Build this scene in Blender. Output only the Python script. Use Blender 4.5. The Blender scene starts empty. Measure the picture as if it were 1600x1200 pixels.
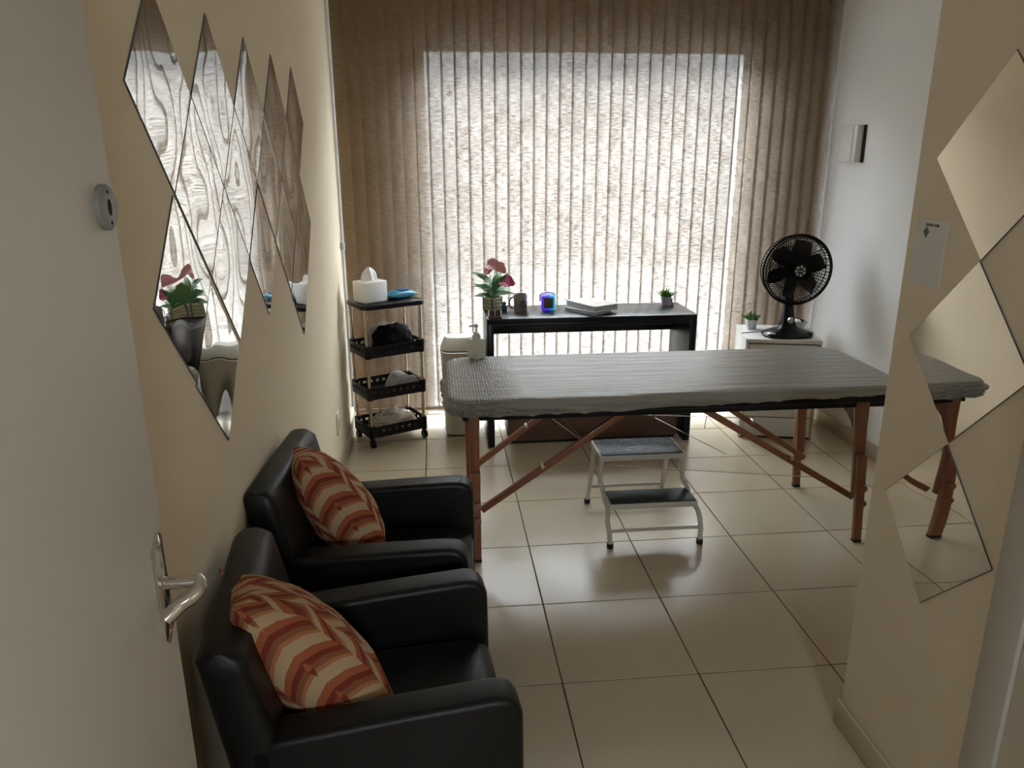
import bpy, bmesh, math, random
from mathutils import Vector, Matrix, noise
R = math.radians
PI = math.pi
random.seed(7)
scene = bpy.context.scene
COL = scene.collection

# ------------------------------------------------------------------ camera
cam_d = bpy.data.cameras.new('camera')
cam = bpy.data.objects.new('camera', cam_d)
COL.objects.link(cam)
cam_d.sensor_width = 36.0
cam_d.lens = 1194.5 / 1600.0 * 36.0
cam_d.clip_start = 0.02
yaw, pitch, roll = 0.0981, 0.2915, -0.0035
fw = Vector((math.sin(yaw) * math.cos(pitch), math.cos(yaw) * math.cos(pitch), -math.sin(pitch)))
rt = Vector((math.cos(yaw), -math.sin(yaw), 0))
up = rt.cross(fw)
r2 = rt * math.cos(roll) + up * math.sin(roll)
u2 = up * math.cos(roll) - rt * math.sin(roll)
mw = Matrix(((r2.x, u2.x, -fw.x, -0.3607), (r2.y, u2.y, -fw.y, -2.948), (r2.z, u2.z, -fw.z, 1.6238), (0, 0, 0, 1)))
cam.matrix_world = mw
scene.camera = cam

# ------------------------------------------------------------------ world, light, exposure
SKY = 104.0
world = bpy.data.worlds.new('world')
scene.world = world
world.use_nodes = True
wnt = world.node_tree
bg = wnt.nodes['Background']
wtc = wnt.nodes.new('ShaderNodeTexCoord')
wsp = wnt.nodes.new('ShaderNodeSeparateXYZ')
wnt.links.new(wtc.outputs['Generated'], wsp.inputs[0])
wr1 = wnt.nodes.new('ShaderNodeMapRange')          # overcast sky: zenith three times the horizon
wr1.inputs['From Min'].default_value = 0.0
wr1.inputs['From Max'].default_value = 1.0
wr1.inputs['To Min'].default_value = SKY / 3.0
wr1.inputs['To Max'].default_value = SKY
wnt.links.new(wsp.outputs[2], wr1.inputs[0])
wnt.links.new(wr1.outputs[0], bg.inputs['Strength'])
bg.inputs['Color'].default_value = (0.85, 0.915, 1.0, 1)
pd = bpy.data.lights.new('window_portal', 'AREA')
pd.shape = 'RECTANGLE'
pd.size, pd.size_y = 2.0, 2.24
pd.cycles.is_portal = True
portal = bpy.data.objects.new('window_portal', pd)
portal.location = (0.56, 1.97, 1.12)
portal.rotation_euler = (R(-90), 0, 0)
COL.objects.link(portal)
pd2 = bpy.data.lights.new('fill_window_portal', 'AREA')  # samples sky through the fill window added behind the camera
pd2.shape = 'RECTANGLE'
pd2.size, pd2.size_y = 0.44, 0.5
pd2.cycles.is_portal = True
portal2 = bpy.data.objects.new('fill_window_portal', pd2)
portal2.location = (0.0, -4.74, 1.85)
portal2.rotation_euler = (R(90), 0, 0)
COL.objects.link(portal2)
scene.view_settings.view_transform = 'Standard'
scene.view_settings.look = 'None'
scene.view_settings.exposure = 0.38
scene.view_settings.gamma = 1.0
scene.view_settings.use_curve_mapping = False
scene.cycles.max_bounces = 10
scene.cycles.diffuse_bounces = 6
scene.cycles.glossy_bounces = 5
scene.cycles.transmission_bounces = 8
scene.cycles.sample_clamp_indirect = 6.0

# ------------------------------------------------------------------ materials
MATS = {}


def lnk(nt, a, b):
    nt.links.new(a, b)


def mat(name, col, rough=0.5, metal=0.0, var=0.0, scale=8.0, bump=0.0, bscale=60.0, spec=0.5, coat=0.0, stretch=(1, 1, 1), alpha=1.0):
    """principled material with object-space noise variation and fine relief"""
    if name in MATS:
        return MATS[name]
    m = bpy.data.materials.new(name)
    m.use_nodes = True
    nt = m.node_tree
    b = nt.nodes['Principled BSDF']
    b.inputs['Roughness'].default_value = rough
    b.inputs['Metallic'].default_value = metal
    b.inputs['Specular IOR Level'].default_value = spec
    b.inputs['Coat Weight'].default_value = coat
    b.inputs['Alpha'].default_value = alpha
    tc = nt.nodes.new('ShaderNodeTexCoord')
    mp = nt.nodes.new('ShaderNodeMapping')
    mp.inputs['Scale'].default_value = stretch
    lnk(nt, tc.outputs['Object'], mp.inputs['Vector'])
    nz = nt.nodes.new('ShaderNodeTexNoise')
    nz.inputs['Scale'].default_value = scale
    nz.inputs['Detail'].default_value = 4
    lnk(nt, mp.outputs['Vector'], nz.inputs['Vector'])
    mx = nt.nodes.new('ShaderNodeMix')
    mx.data_type = 'RGBA'
    c = list(col)
    mx.inputs['A'].default_value = [max(0, v * (1 - var)) for v in c] + [1]
    mx.inputs['B'].default_value = [min(1, v * (1 + var)) for v in c] + [1]
    lnk(nt, nz.outputs['Fac'], mx.inputs['Factor'])
    lnk(nt, mx.outputs['Result'], b.inputs['Base Color'])
    if bump:
        n2 = nt.nodes.new('ShaderNodeTexNoise')
        n2.inputs['Scale'].default_value = bscale
        n2.inputs['Detail'].default_value = 5
        lnk(nt, mp.outputs['Vector'], n2.inputs['Vector'])
        bp = nt.nodes.new('ShaderNodeBump')
        bp.inputs['Strength'].default_value = 1.0
        bp.inputs['Distance'].default_value = bump
        lnk(nt, n2.outputs['Fac'], bp.inputs['Height'])
        lnk(nt, bp.outputs['Normal'], b.inputs['Normal'])
    MATS[name] = m
    return m


def math_node(nt, op, a, b=None):
    n = nt.nodes.new('ShaderNodeMath')
    n.operation = op
    for i, v in enumerate((a, b)):
        if v is None:
            continue
        if isinstance(v, (int, float)):
            n.inputs[i].default_value = v
        else:
            lnk(nt, v, n.inputs[i])
    return n.outputs[0]


def mat_blind():
    m = bpy.data.materials.new('blind_fabric')
    m.use_nodes = True
    nt = m.node_tree
    nt.nodes.remove(nt.nodes['Principled BSDF'])
    out = nt.nodes['Material Output']
    tc = nt.nodes.new('ShaderNodeTexCoord')
    oi = nt.nodes.new('ShaderNodeObjectInfo')
    off = nt.nodes.new('ShaderNodeVectorMath')
    off.operation = 'MULTIPLY_ADD'
    off.inputs[1].default_value = (1, 1, 1)
    cmb = nt.nodes.new('ShaderNodeCombineXYZ')
    lnk(nt, math_node(nt, 'MULTIPLY', oi.outputs['Random'], 13.0), cmb.inputs[0])
    lnk(nt, math_node(nt, 'MULTIPLY', oi.outputs['Random'], 31.0), cmb.inputs[2])
    lnk(nt, tc.outputs['Object'], off.inputs[0])
    lnk(nt, cmb.outputs[0], off.inputs[2])
    mp = nt.nodes.new('ShaderNodeMapping')
    mp.inputs['Scale'].default_value = (26, 26, 130)
    lnk(nt, off.outputs[0], mp.inputs['Vector'])
    n1 = nt.nodes.new('ShaderNodeTexNoise')
    n1.inputs['Scale'].default_value = 1.0
    n1.inputs['Detail'].default_value = 6
    n1.inputs['Roughness'].default_value = 0.7
    lnk(nt, mp.outputs[0], n1.inputs['Vector'])
    n2 = nt.nodes.new('ShaderNodeTexNoise')
    n2.inputs['Scale'].default_value = 7.0
    n2.inputs['Detail'].default_value = 3
    lnk(nt, off.outputs[0], n2.inputs['Vector'])
    f = math_node(nt, 'ADD', math_node(nt, 'MULTIPLY', n1.outputs['Fac'], 0.84), math_node(nt, 'MULTIPLY', n2.outputs['Fac'], 0.16))
    cr = nt.nodes.new('ShaderNodeValToRGB')
    cr.color_ramp.elements[0].position = 0.39
    cr.color_ramp.elements[0].color = (0.036, 0.026, 0.0175, 1)
    cr.color_ramp.elements[1].position = 0.62
    cr.color_ramp.elements[1].color = (0.168, 0.145, 0.122, 1)
    lnk(nt, f, cr.inputs[0])
    tr = nt.nodes.new('ShaderNodeBsdfTranslucent')
    lnk(nt, cr.outputs[0], tr.inputs['Color'])
    df = nt.nodes.new('ShaderNodeBsdfDiffuse')
    df.inputs['Color'].default_value = (0.40, 0.27, 0.155, 1)
    ad = nt.nodes.new('ShaderNodeMixShader')
    ad.inputs[0].default_value = 0.5
    lnk(nt, df.outputs[0], ad.inputs[1])
    lnk(nt, tr.outputs[0], ad.inputs[2])
    tp = nt.nodes.new('ShaderNodeBsdfTransparent')     # the open weave lets some light straight through
    cr2 = nt.nodes.new('ShaderNodeValToRGB')
    cr2.color_ramp.elements[0].position = 0.39
    cr2.color_ramp.elements[0].color = (0.30, 0.28, 0.255, 1)
    cr2.color_ramp.elements[1].position = 0.62
    cr2.color_ramp.elements[1].color = (1.0, 0.98, 0.95, 1)
    lnk(nt, f, cr2.inputs[0])
    lnk(nt, cr2.outputs[0], tp.inputs['Color'])
    m2 = nt.nodes.new('ShaderNodeMixShader')
    m2.inputs[0].default_value = 0.20
    lnk(nt, ad.outputs[0], m2.inputs[1])
    lnk(nt, tp.outputs[0], m2.inputs[2])
    lnk(nt, m2.outputs[0], out.inputs['Surface'])
    MATS['blind_fabric'] = m
    return m


def mat_mirror(name, tint, amp, scale):
    m = bpy.data.materials.new(name)
    m.use_nodes = True
    nt = m.node_tree
    b = nt.nodes['Principled BSDF']
    b.inputs['Base Color'].default_value = tint
    b.inputs['Metallic'].default_value = 1
    b.inputs['Roughness'].default_value = 0.015
    tc = nt.nodes.new('ShaderNodeTexCoord')
    oi = nt.nodes.new('ShaderNodeObjectInfo')
    ad = nt.nodes.new('ShaderNodeVectorMath')
    ad.operation = 'ADD'
    sc = nt.nodes.new('ShaderNodeVectorMath')
    sc.operation = 'SCALE'
    sc.inputs[0].default_value = (3, 17, 29)
    lnk(nt, oi.outputs['Random'], sc.inputs['Scale'])
    lnk(nt, tc.outputs['Object'], ad.inputs[0])
    lnk(nt, sc.outputs[0], ad.inputs[1])
    nz = nt.nodes.new('ShaderNodeTexNoise')
    nz.inputs['Scale'].default_value = scale
    nz.inputs['Detail'].default_value = 1.0
    lnk(nt, ad.outputs[0], nz.inputs['Vector'])
    bp = nt.nodes.new('ShaderNodeBump')
    bp.inputs['Distance'].default_value = amp
    lnk(nt, nz.outputs['Fac'], bp.inputs['Height'])
    lnk(nt, bp.outputs[0], b.inputs['Normal'])
    return m


def mat_cushion():
    """zig-zag columns of folded parallelograms in cream, tan, orange and rust"""
    m = bpy.data.materials.new('cushion_print')
    m.use_nodes = True
    nt = m.node_tree
    b = nt.nodes['Principled BSDF']
    b.inputs['Roughness'].default_value = 0.85
    b.inputs['Specular IOR Level'].default_value = 0.2
    uv = nt.nodes.new('ShaderNodeUVMap')
    sp = nt.nodes.new('ShaderNodeSeparateXYZ')
    lnk(nt, uv.outputs[0], sp.inputs[0])
    nz = nt.nodes.new('ShaderNodeTexNoise')
    nz.inputs['Scale'].default_value = 5.0
    nz.inputs['Detail'].default_value = 0.0
    lnk(nt, uv.outputs[0], nz.inputs['Vector'])
    wob = math_node(nt, 'MULTIPLY', math_node(nt, 'SUBTRACT', nz.outputs['Fac'], 0.5), 0.42)
    x = math_node(nt, 'MULTIPLY', sp.outputs[0], 4.4)
    x = math_node(nt, 'ADD', x, wob)
    fx = math_node(nt, 'FRACT', x)
    ix = math_node(nt, 'FLOOR', x)
    tri = math_node(nt, 'MULTIPLY', math_node(nt, 'ABSOLUTE', math_node(nt, 'SUBTRACT', fx, 0.5)), 1.0)
    y = math_node(nt, 'MULTIPLY', sp.outputs[1], 5.2)
    y = math_node(nt, 'ADD', y, tri)
    y = math_node(nt, 'ADD', y, math_node(nt, 'MULTIPLY', ix, 0.5))
    y = math_node(nt, 'ADD', y, wob)
    half = math_node(nt, 'MULTIPLY', math_node(nt, 'GREATER_THAN', fx, 0.5), 0.25)
    fy = math_node(nt, 'FRACT', math_node(nt, 'ADD', y, half))
    cr = nt.nodes.new('ShaderNodeValToRGB')
    cr.color_ramp.interpolation = 'CONSTANT'
    e = cr.color_ramp.elements
    e[0].position = 0.0
    e[0].color = (0.46, 0.32, 0.19, 1)
    e[1].position = 0.33
    e[1].color = (0.34, 0.10, 0.04, 1)
    for p, c in ((0.55, (0.20, 0.033, 0.02, 1)), (0.72, (0.24, 0.09, 0.04, 1)), (0.88, (0.40, 0.155, 0.065, 1))):
        k = e.new(p)
        k.color = c
    lnk(nt, fy, cr.inputs[0])
    lnk(nt, cr.outputs[0], b.inputs['Base Color'])
    n2 = nt.nodes.new('ShaderNodeTexNoise')
    n2.inputs['Scale'].default_value = 260
    bp = nt.nodes.new('ShaderNodeBump')
    bp.inputs['Distance'].default_value = 0.0008
    lnk(nt, uv.outputs[0], n2.inputs['Vector'])
    lnk(nt, n2.outputs['Fac'], bp.inputs['Height'])
    lnk(nt, bp.outputs[0], b.inputs['Normal'])
    return m


def mat_cover():
    """thin grey plastic sheet: drawn-out wrinkles, embossed cells at one end"""
    m = bpy.data.materials.new('plastic_cover')
    m.use_nodes = True
    nt = m.node_tree
    b = nt.nodes['Principled BSDF']
    b.inputs['Base Color'].default_value = (0.275, 0.262, 0.232, 1)
    b.inputs['Roughness'].default_value = 0.34
    b.inputs['Specular IOR Level'].default_value = 0.5
    tc = nt.nodes.new('ShaderNodeTexCoord')
    sp = nt.nodes.new('ShaderNodeSeparateXYZ')
    lnk(nt, tc.outputs['Object'], sp.inputs[0])
    mp = nt.nodes.new('ShaderNodeMapping')
    mp.inputs['Scale'].default_value = (2.4, 26, 85)
    mp.inputs['Rotation'].default_value = (0, 0, R(2))
    lnk(nt, tc.outputs['Object'], mp.inputs[0])
    nz = nt.nodes.new('ShaderNodeTexNoise')
    nz.inputs['Scale'].default_value = 1.0
    nz.inputs['Detail'].default_value = 5
    lnk(nt, mp.outputs[0], nz.inputs['Vector'])
    vo = nt.nodes.new('ShaderNodeTexVoronoi')
    vo.inputs['Scale'].default_value = 88
    vo.inputs['Randomness'].default_value = 0.35
    lnk(nt, tc.outputs['Object'], vo.inputs['Vector'])
    fade = nt.nodes.new('ShaderNodeMapRange')
    fade.inputs['From Min'].default_value = -0.80
    fade.inputs['From Max'].default_value = -0.62
    fade.inputs['To Min'].default_value = 1.0
    fade.inputs['To Max'].default_value = 0.0
    lnk(nt, sp.outputs[0], fade.inputs[0])
    h = math_node(nt, 'ADD', math_node(nt, 'MULTIPLY', nz.outputs['Fac'], 1.0),
                  math_node(nt, 'MULTIPLY', math_node(nt, 'MULTIPLY', vo.outputs['Distance'], -0.9), fade.outputs[0]))
    bp = nt.nodes.new('ShaderNodeBump')
    bp.inputs['Distance'].default_value = 0.013
    lnk(nt, h, bp.inputs['Height'])
    lnk(nt, bp.outputs[0], b.inputs['Normal'])
    return m


def mat_rgb_ring():
    m = bpy.data.materials.new('speaker_light_ring')
    m.use_nodes = True
    nt = m.node_tree
    b = nt.nodes['Principled BSDF']
    tc = nt.nodes.new('ShaderNodeTexCoord')
    sp = nt.nodes.new('ShaderNodeSeparateXYZ')
    lnk(nt, tc.outputs['Object'], sp.inputs[0])
    mr = nt.nodes.new('ShaderNodeMapRange')
    mr.inputs['From Min'].default_value = -0.045
    mr.inputs['From Max'].default_value = 0.045
    lnk(nt, sp.outputs[0], mr.inputs[0])
    cr = nt.nodes.new('ShaderNodeValToRGB')
    e = cr.color_ramp.elements
    e[0].color = (0.10, 0.02, 0.45, 1)
    e[1].color = (0.02, 0.42, 0.40, 1)
    k = e.new(0.5)
    k.color = (0.03, 0.04, 0.65, 1)
    lnk(nt, mr.outputs[0], cr.inputs[0])
    lnk(nt, cr.outputs[0], b.inputs['Base Color'])
    lnk(nt, cr.outputs[0], b.inputs['Emission Color'])
    b.inputs['Emission Strength'].default_value = 0.7
    b.inputs['Roughness'].default_value = 0.25
    return m


def mat_glass():
    m = bpy.data.materials.new('window_glass')
    m.use_nodes = True
    nt = m.node_tree
    nt.nodes.remove(nt.nodes['Principled BSDF'])
    t = nt.nodes.new('ShaderNodeBsdfTransparent')
    t.inputs[0].default_value = (0.93, 0.96, 0.97, 1)
    g = nt.nodes.new('ShaderNodeBsdfGlossy')
    g.inputs['Roughness'].default_value = 0.03
    mx = nt.nodes.new('ShaderNodeMixShader')
    mx.inputs[0].default_value = 0.06
    lnk(nt, t.outputs[0], mx.inputs[1])
    lnk(nt, g.outputs[0], mx.inputs[2])
    lnk(nt, mx.outputs[0], nt.nodes['Material Output'].inputs[0])
    return m


M_WALL = mat('wall_paint_beige', (0.84, 0.71, 0.52), 0.75, var=0.03, scale=3, bump=0.0006, bscale=90)
M_WALL_R = mat('wall_paint_daylight_tint', (0.88, 0.89, 0.90), 0.7, var=0.02, scale=3, bump=0.0006, bscale=90)  # bluish daylight on this wall is partly put into its paint
M_WALL_P = mat('wall_paint_greige', (0.84, 0.75, 0.61), 0.75, var=0.03, scale=3, bump=0.0006, bscale=90)
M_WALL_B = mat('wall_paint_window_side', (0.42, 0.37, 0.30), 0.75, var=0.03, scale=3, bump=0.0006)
M_CEIL = mat('ceiling_paint', (0.86, 0.84, 0.80), 0.8, var=0.02)
M_TILE = mat('porcelain_tile', (0.52, 0.435, 0.315), 0.24, var=0.05, scale=2.2, bump=0.0002, bscale=7, spec=0.5)
M_GROUT = mat('dark_grout', (0.075, 0.052, 0.025), 0.9, var=0.25, scale=40)
M_SKIRT = mat('skirting_tile', (0.50, 0.42, 0.31), 0.35, var=0.05, scale=4)
M_DOOR = mat('door_paint', (0.70, 0.655, 0.58), 0.5, var=0.02, scale=2, bump=0.0003, bscale=25)
M_CASING = mat('casing_paint', (0.50, 0.47, 0.42), 0.45, var=0.03)
M_ALU = mat('pale_aluminium', (0.50, 0.51, 0.52), 0.35, var=0.03)
M_GLASS = mat_glass()
M_BLOCKER = mat('blocker_dark', (0.03, 0.03, 0.03), 0.9, var=0.05, scale=0.3)  # near black, so the added facade stays dim through the blind
M_GROUND = mat('paving', (0.035, 0.0345, 0.033), 0.9, var=0.1, scale=3)  # near black to hold back light bounced up onto the blind
M_BLIND = mat_blind()
M_WEIGHT = mat('blind_weight', (0.20, 0.13, 0.075), 0.7, var=0.15, scale=30)
M_MIRROR = mat_mirror('wavy_mirror', (0.90, 0.91, 0.90, 1), 0.011, 2.6)
M_MIRROR_R = mat_mirror('mirror', (0.82, 0.80, 0.77, 1), 0.0028, 2.6)
M_MEDGE = mat('mirror_edge', (0.10, 0.10, 0.10), 0.4, var=0.1)
M_CHROME = mat('chrome', (0.62, 0.60, 0.56), 0.18, 1.0, var=0.05)
M_CHROME_D = mat('polished_steel', (0.75, 0.73, 0.69), 0.12, 1.0, var=0.03)
M_GREYMETAL = mat('zinc_grey', (0.30, 0.30, 0.28), 0.45, 0.3, var=0.08, scale=60)
M_BLACKHOLE = mat('keyhole_black', (0.006, 0.006, 0.006), 0.8)
M_LEATHER = mat('black_leatherette', (0.004, 0.0043, 0.0043), 0.42, var=0.15, scale=12, bump=0.0006, bscale=220, spec=0.34)
M_CUSHION = mat_cushion()
M_COVER = mat_cover()
M_VINYL = mat('black_vinyl', (0.004, 0.0045, 0.004), 0.5, spec=0.25, var=0.1, bump=0.0004, bscale=180)
M_WOOD = mat('reddish_beech', (0.235, 0.085, 0.036), 0.38, var=0.25, scale=5, stretch=(8, 8, 0.8), coat=0.2)
M_WIRE = mat('steel_wire', (0.55, 0.5, 0.44), 0.3, 0.8)
M_STOOLPAINT = mat('cream_enamel', (0.56, 0.53, 0.46), 0.35, var=0.04)
M_TREAD = mat('rubber_tread', (0.012, 0.013, 0.014), 0.45, var=0.1)
M_TREAD_TOP = mat('glossy_rubber_tread', (0.055, 0.062, 0.068), 0.24, var=0.12, scale=30, bump=0.0006, bscale=90)
M_RUBBER = mat('black_rubber', (0.01, 0.01, 0.01), 0.6, var=0.1)
M_DESK = mat('black_laminate', (0.006, 0.0063, 0.0075), 0.30, spec=0.28, var=0.12, scale=20, stretch=(1, 10, 10))
M_BOX = mat('brown_board', (0.115, 0.062, 0.040), 0.6, var=0.12, scale=6)
M_BIN = mat('beige_plastic', (0.53, 0.50, 0.42), 0.38, var=0.03)
M_BINDARK = mat('bin_slot', (0.03, 0.025, 0.02), 0.7)
M_SOAP = mat('soap_ceramic', (0.60, 0.575, 0.51), 0.35, var=0.03)
M_BLACKPL = mat('black_plastic', (0.005, 0.005, 0.005), 0.38, var=0.1, spec=0.3)
M_FANBLACK = mat('gloss_black_plastic', (0.004, 0.004, 0.0045), 0.26, spec=0.3)
M_SILVER = mat('silver_plastic', (0.42, 0.43, 0.44), 0.3, 0.6)
M_WHITEPL = mat('white_plastic', (0.74, 0.74, 0.73), 0.35, var=0.02)
M_CARTPOST = mat('cart_tube', (0.55, 0.47, 0.37), 0.22, 0.85)
M_TISSUEBOX = mat('tissue_box_plastic', (0.76, 0.74, 0.70), 0.4, var=0.02)
M_TISSUE = mat('tissue_paper', (0.82, 0.79, 0.74), 0.9, var=0.03)
M_WIPES = mat('wipes_film', (0.05, 0.22, 0.33), 0.3, var=0.45, scale=14)
M_WIPES2 = mat('wipes_label', (0.02, 0.07, 0.22), 0.3, var=0.5, scale=40)
M_BAGBLACK = mat('black_nylon', (0.003, 0.003, 0.003), 0.85, var=0.2, bump=0.0015, bscale=20, spec=0.12)
M_CLOTH = mat('beige_cloth', (0.36, 0.29, 0.21), 0.9, var=0.15, scale=14, bump=0.004, bscale=18)
M_GREYCAP = mat('grey_fabric', (0.32, 0.30, 0.27), 0.8, var=0.1, scale=30)
M_REDDISH = mat('dull_red', (0.30, 0.10, 0.06), 0.6)
M_BAGCLEAR = mat('cloudy_plastic_bag', (0.46, 0.40, 0.31), 0.35, var=0.2, scale=16, bump=0.006, bscale=16)
M_NIGHT = mat('white_lacquer', (0.70, 0.69, 0.66), 0.28, var=0.02)
M_NIGHTEDGE = mat('cabinet_gap', (0.03, 0.028, 0.025), 0.7)
M_PINE = mat('bare_board_edge', (0.55, 0.40, 0.22), 0.6, var=0.1, stretch=(6, 6, 1))
M_POTWHITE = mat('white_glazed_pot', (0.75, 0.77, 0.80), 0.3)
M_POTGREY = mat('pale_grey_pot', (0.42, 0.45, 0.52), 0.35)
M_LEAF = mat('leaf_green', (0.055, 0.15, 0.035), 0.45, var=0.5, scale=40)
M_LEAF2 = mat('succulent_green', (0.10, 0.22, 0.03), 0.5, var=0.6, scale=60)
M_PETAL = mat('pink_petal', (0.52, 0.235, 0.235), 0.5, var=0.35, scale=30)
M_PETAL2 = mat('magenta_petal', (0.45, 0.06, 0.17), 0.45, var=0.5, scale=25)
M_SPADIX = mat('pale_bud', (0.55, 0.45, 0.24), 0.6)
M_PLANK = mat('weathered_plank', (0.28, 0.26, 0.17), 0.75, var=0.3, scale=30, stretch=(1, 1, 8))
M_PLANKD = mat('dark_wood_frame', (0.05, 0.042, 0.028), 0.75, var=0.2)
M_SOIL = mat('soil', (0.03, 0.022, 0.014), 0.95, var=0.3, scale=60, bump=0.003, bscale=90)
M_MUG = mat('grey_brown_mug', (0.22, 0.19, 0.165), 0.35, var=0.06)
M_INK = mat('black_print', (0.008, 0.006, 0.006), 0.6)
M_RGB = mat_rgb_ring()
M_MESHFRONT = mat('speaker_mesh', (0.10, 0.075, 0.06), 0.7, var=0.2, scale=200)
M_BOOKW = mat('glossy_book_cover', (0.50, 0.46, 0.44), 0.25, var=0.5, scale=22)
M_BOOKP = mat('book_pages', (0.48, 0.49, 0.53), 0.7, var=0.15, scale=160, stretch=(0.1, 0.1, 1))
M_BOOKB = mat('plain_book_cover', (0.62, 0.63, 0.64), 0.35, var=0.1)
M_TEAL = mat('dark_teal_glaze', (0.012, 0.055, 0.07), 0.35)
M_PINKFIG = mat('pink_glaze', (0.32, 0.18, 0.19), 0.4, var=0.4, scale=90)
M_CARDRED = mat('dark_red_wood', (0.055, 0.014, 0.010), 0.4)
M_GOLD = mat('gold_trim', (0.62, 0.50, 0.30), 0.3, 0.7)
M_PAPER = mat('laminated_paper', (0.66, 0.655, 0.63), 0.4, var=0.02)
M_BOWL = mat('grey_glass_bowl', (0.52, 0.53, 0.52), 0.15, var=0.05)

# ------------------------------------------------------------------ mesh helpers


class MB:
    def __init__(self):
        self.bm = bmesh.new()

    def _merge(self, tmp, mtx=None):
        if mtx is not None:
            bmesh.ops.transform(tmp, matrix=mtx, verts=tmp.verts)
        vm = {v: self.bm.verts.new(v.co) for v in tmp.verts}
        for f in tmp.faces:
            try:
                self.bm.faces.new([vm[v] for v in f.verts])
            except ValueError:
                pass
        tmp.free()
        return self

    def box(self, c, s, r=0.0, seg=2, rot=None):
        t = bmesh.new()
        bmesh.ops.create_cube(t, size=1.0)
        bmesh.ops.scale(t, vec=s, verts=t.verts)
        if r > 0:
            bmesh.ops.bevel(t, geom=list(t.edges), offset=r, segments=seg, profile=0.5, affect='EDGES')
        m = Matrix.Translation(c)
        if rot is not None:
            m = m @ rot
        return self._merge(t, m)

    def b2(self, x0, x1, y0, y1, z0, z1, r=0.0, seg=2):
        return self.box(((x0 + x1) / 2, (y0 + y1) / 2, (z0 + z1) / 2), (x1 - x0, y1 - y0, z1 - z0), r, seg)

    def tube(self, pts, rad, n=10, caps=True):
        pts = [Vector(p) for p in pts]
        rads = rad if isinstance(rad, (list, tuple)) else [rad] * len(pts)
        rings = []
        prev = None
        for i, p in enumerate(pts):
            if i == 0:
                d = pts[1] - pts[0]
            elif i == len(pts) - 1:
                d = pts[-1] - pts[-2]
            else:
                d = (pts[i + 1] - p).normalized() + (p - pts[i - 1]).normalized()
            d.normalize()
            if prev is None:
                a = Vector((0, 0, 1)) if abs(d.z) < 0.9 else Vector((1, 0, 0))
                x = d.cross(a).normalized()
            else:
                x = (prev - d * prev.dot(d)).normalized()
            prev = x
            y = d.cross(x)
            rings.append([self.bm.verts.new(p + (x * math.cos(2 * PI * k / n) + y * math.sin(2 * PI * k / n)) * rads[i]) for k in range(n)])
        for a, b in zip(rings[:-1], rings[1:]):
            for k in range(n):
                self.bm.faces.new((a[k], a[(k + 1) % n], b[(k + 1) % n], b[k]))
        if caps:
            self.bm.faces.new(rings[0][::-1])
            self.bm.faces.new(rings[-1])
        return self

    def bar(self, p0, p1, w, h, r=0.0):
        """rectangular bar from p0 to p1 (w sideways, h in the vertical-ish direction)"""
        p0, p1 = Vector(p0), Vector(p1)
        d = p1 - p0
        q = d.to_track_quat('X', 'Z').to_matrix().to_4x4()
        return self.box((p0 + p1) / 2, (d.length, w, h), r, 2, q)

    def lathe(self, prof, n=28, c=(0, 0, 0), sx=1.0, sy=1.0, close=False):
        rings = []
        for (r, z) in prof:
            if r < 1e-6:
                rings.append([self.bm.verts.new((c[0], c[1], c[2] + z))])
            else:
                rings.append([self.bm.verts.new((c[0] + sx * r * math.cos(2 * PI * k / n), c[1] + sy * r * math.sin(2 * PI * k / n), c[2] + z)) for k in range(n)])
        for a, b in zip(rings[:-1], rings[1:]):
            for k in range(n):
                k2 = (k + 1) % n
                if len(a) == 1 and len(b) == 1:
                    continue
                if len(a) == 1:
                    self.bm.faces.new((a[0], b[k2], b[k]))
                elif len(b) == 1:
                    self.bm.faces.new((a[k], a[k2], b[0]))
                else:
                    self.bm.faces.new((a[k], a[k2], b[k2], b[k]))
        return self

    def loft(self, rings, cap0=True, cap1=True):
        rs = [[self.bm.verts.new(p) for p in ring] for ring in rings]
        n = len(rs[0])
        for a, b in zip(rs[:-1], rs[1:]):
            for k in range(n):
                self.bm.faces.new((a[k], a[(k + 1) % n], b[(k + 1) % n], b[k]))
        if cap0:
            self.bm.faces.new(rs[0][::-1])
        if cap1:
            self.bm.faces.new(rs[-1])
        return self

    def prism(self, poly, axis, a0, a1, r=0.0, seg=2):
        """extrude a 2D polygon; axis 'y' takes (x,z), 'x' takes (y,z), 'z' takes (x,y)"""
        def P(p, a):
            return {'y': (p[0], a, p[1]), 'x': (a, p[0], p[1]), 'z': (p[0], p[1], a)}[axis]
        t = bmesh.new()
        A = [t.verts.new(P(p, a0)) for p in poly]
        B = [t.verts.new(P(p, a1)) for p in poly]
        n = len(poly)
        t.faces.new(A[::-1])
        t.faces.new(B)
        for k in range(n):
            t.faces.new((A[k], A[(k + 1) % n], B[(k + 1) % n], B[k]))
        bmesh.ops.recalc_face_normals(t, faces=t.faces)
        if r > 0:
            es = [e for e in t.edges if abs(getattr(e.verts[0].co, axis) - getattr(e.verts[1].co, axis)) < 1e-7]
            bmesh.ops.bevel(t, geom=es, offset=r, segments=seg, profile=0.5, affect='EDGES')
        return self._merge(t)

    def blob(self, c, s, amp=0.0, freq=3.0, sub=3, seed=0.0, flat=None):
        t = bmesh.new()
        bmesh.ops.create_icosphere(t, subdivisions=sub, radius=1.0)
        for v in t.verts:
            d = v.co.normalized()
            k = 1.0 + amp * noise.noise(d * freq + Vector((seed, seed * 1.7, seed * 0.3))) + 0.5 * amp * noise.noise(d * freq * 2.7 + Vector((seed, 4, seed)))
            v.co = Vector((d.x * s[0] * k, d.y * s[1] * k, d.z * s[2] * k))
            if flat is not None and v.co.z < flat:
                v.co.z = flat
        return self._merge(t, Matrix.Translation(c))

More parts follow.
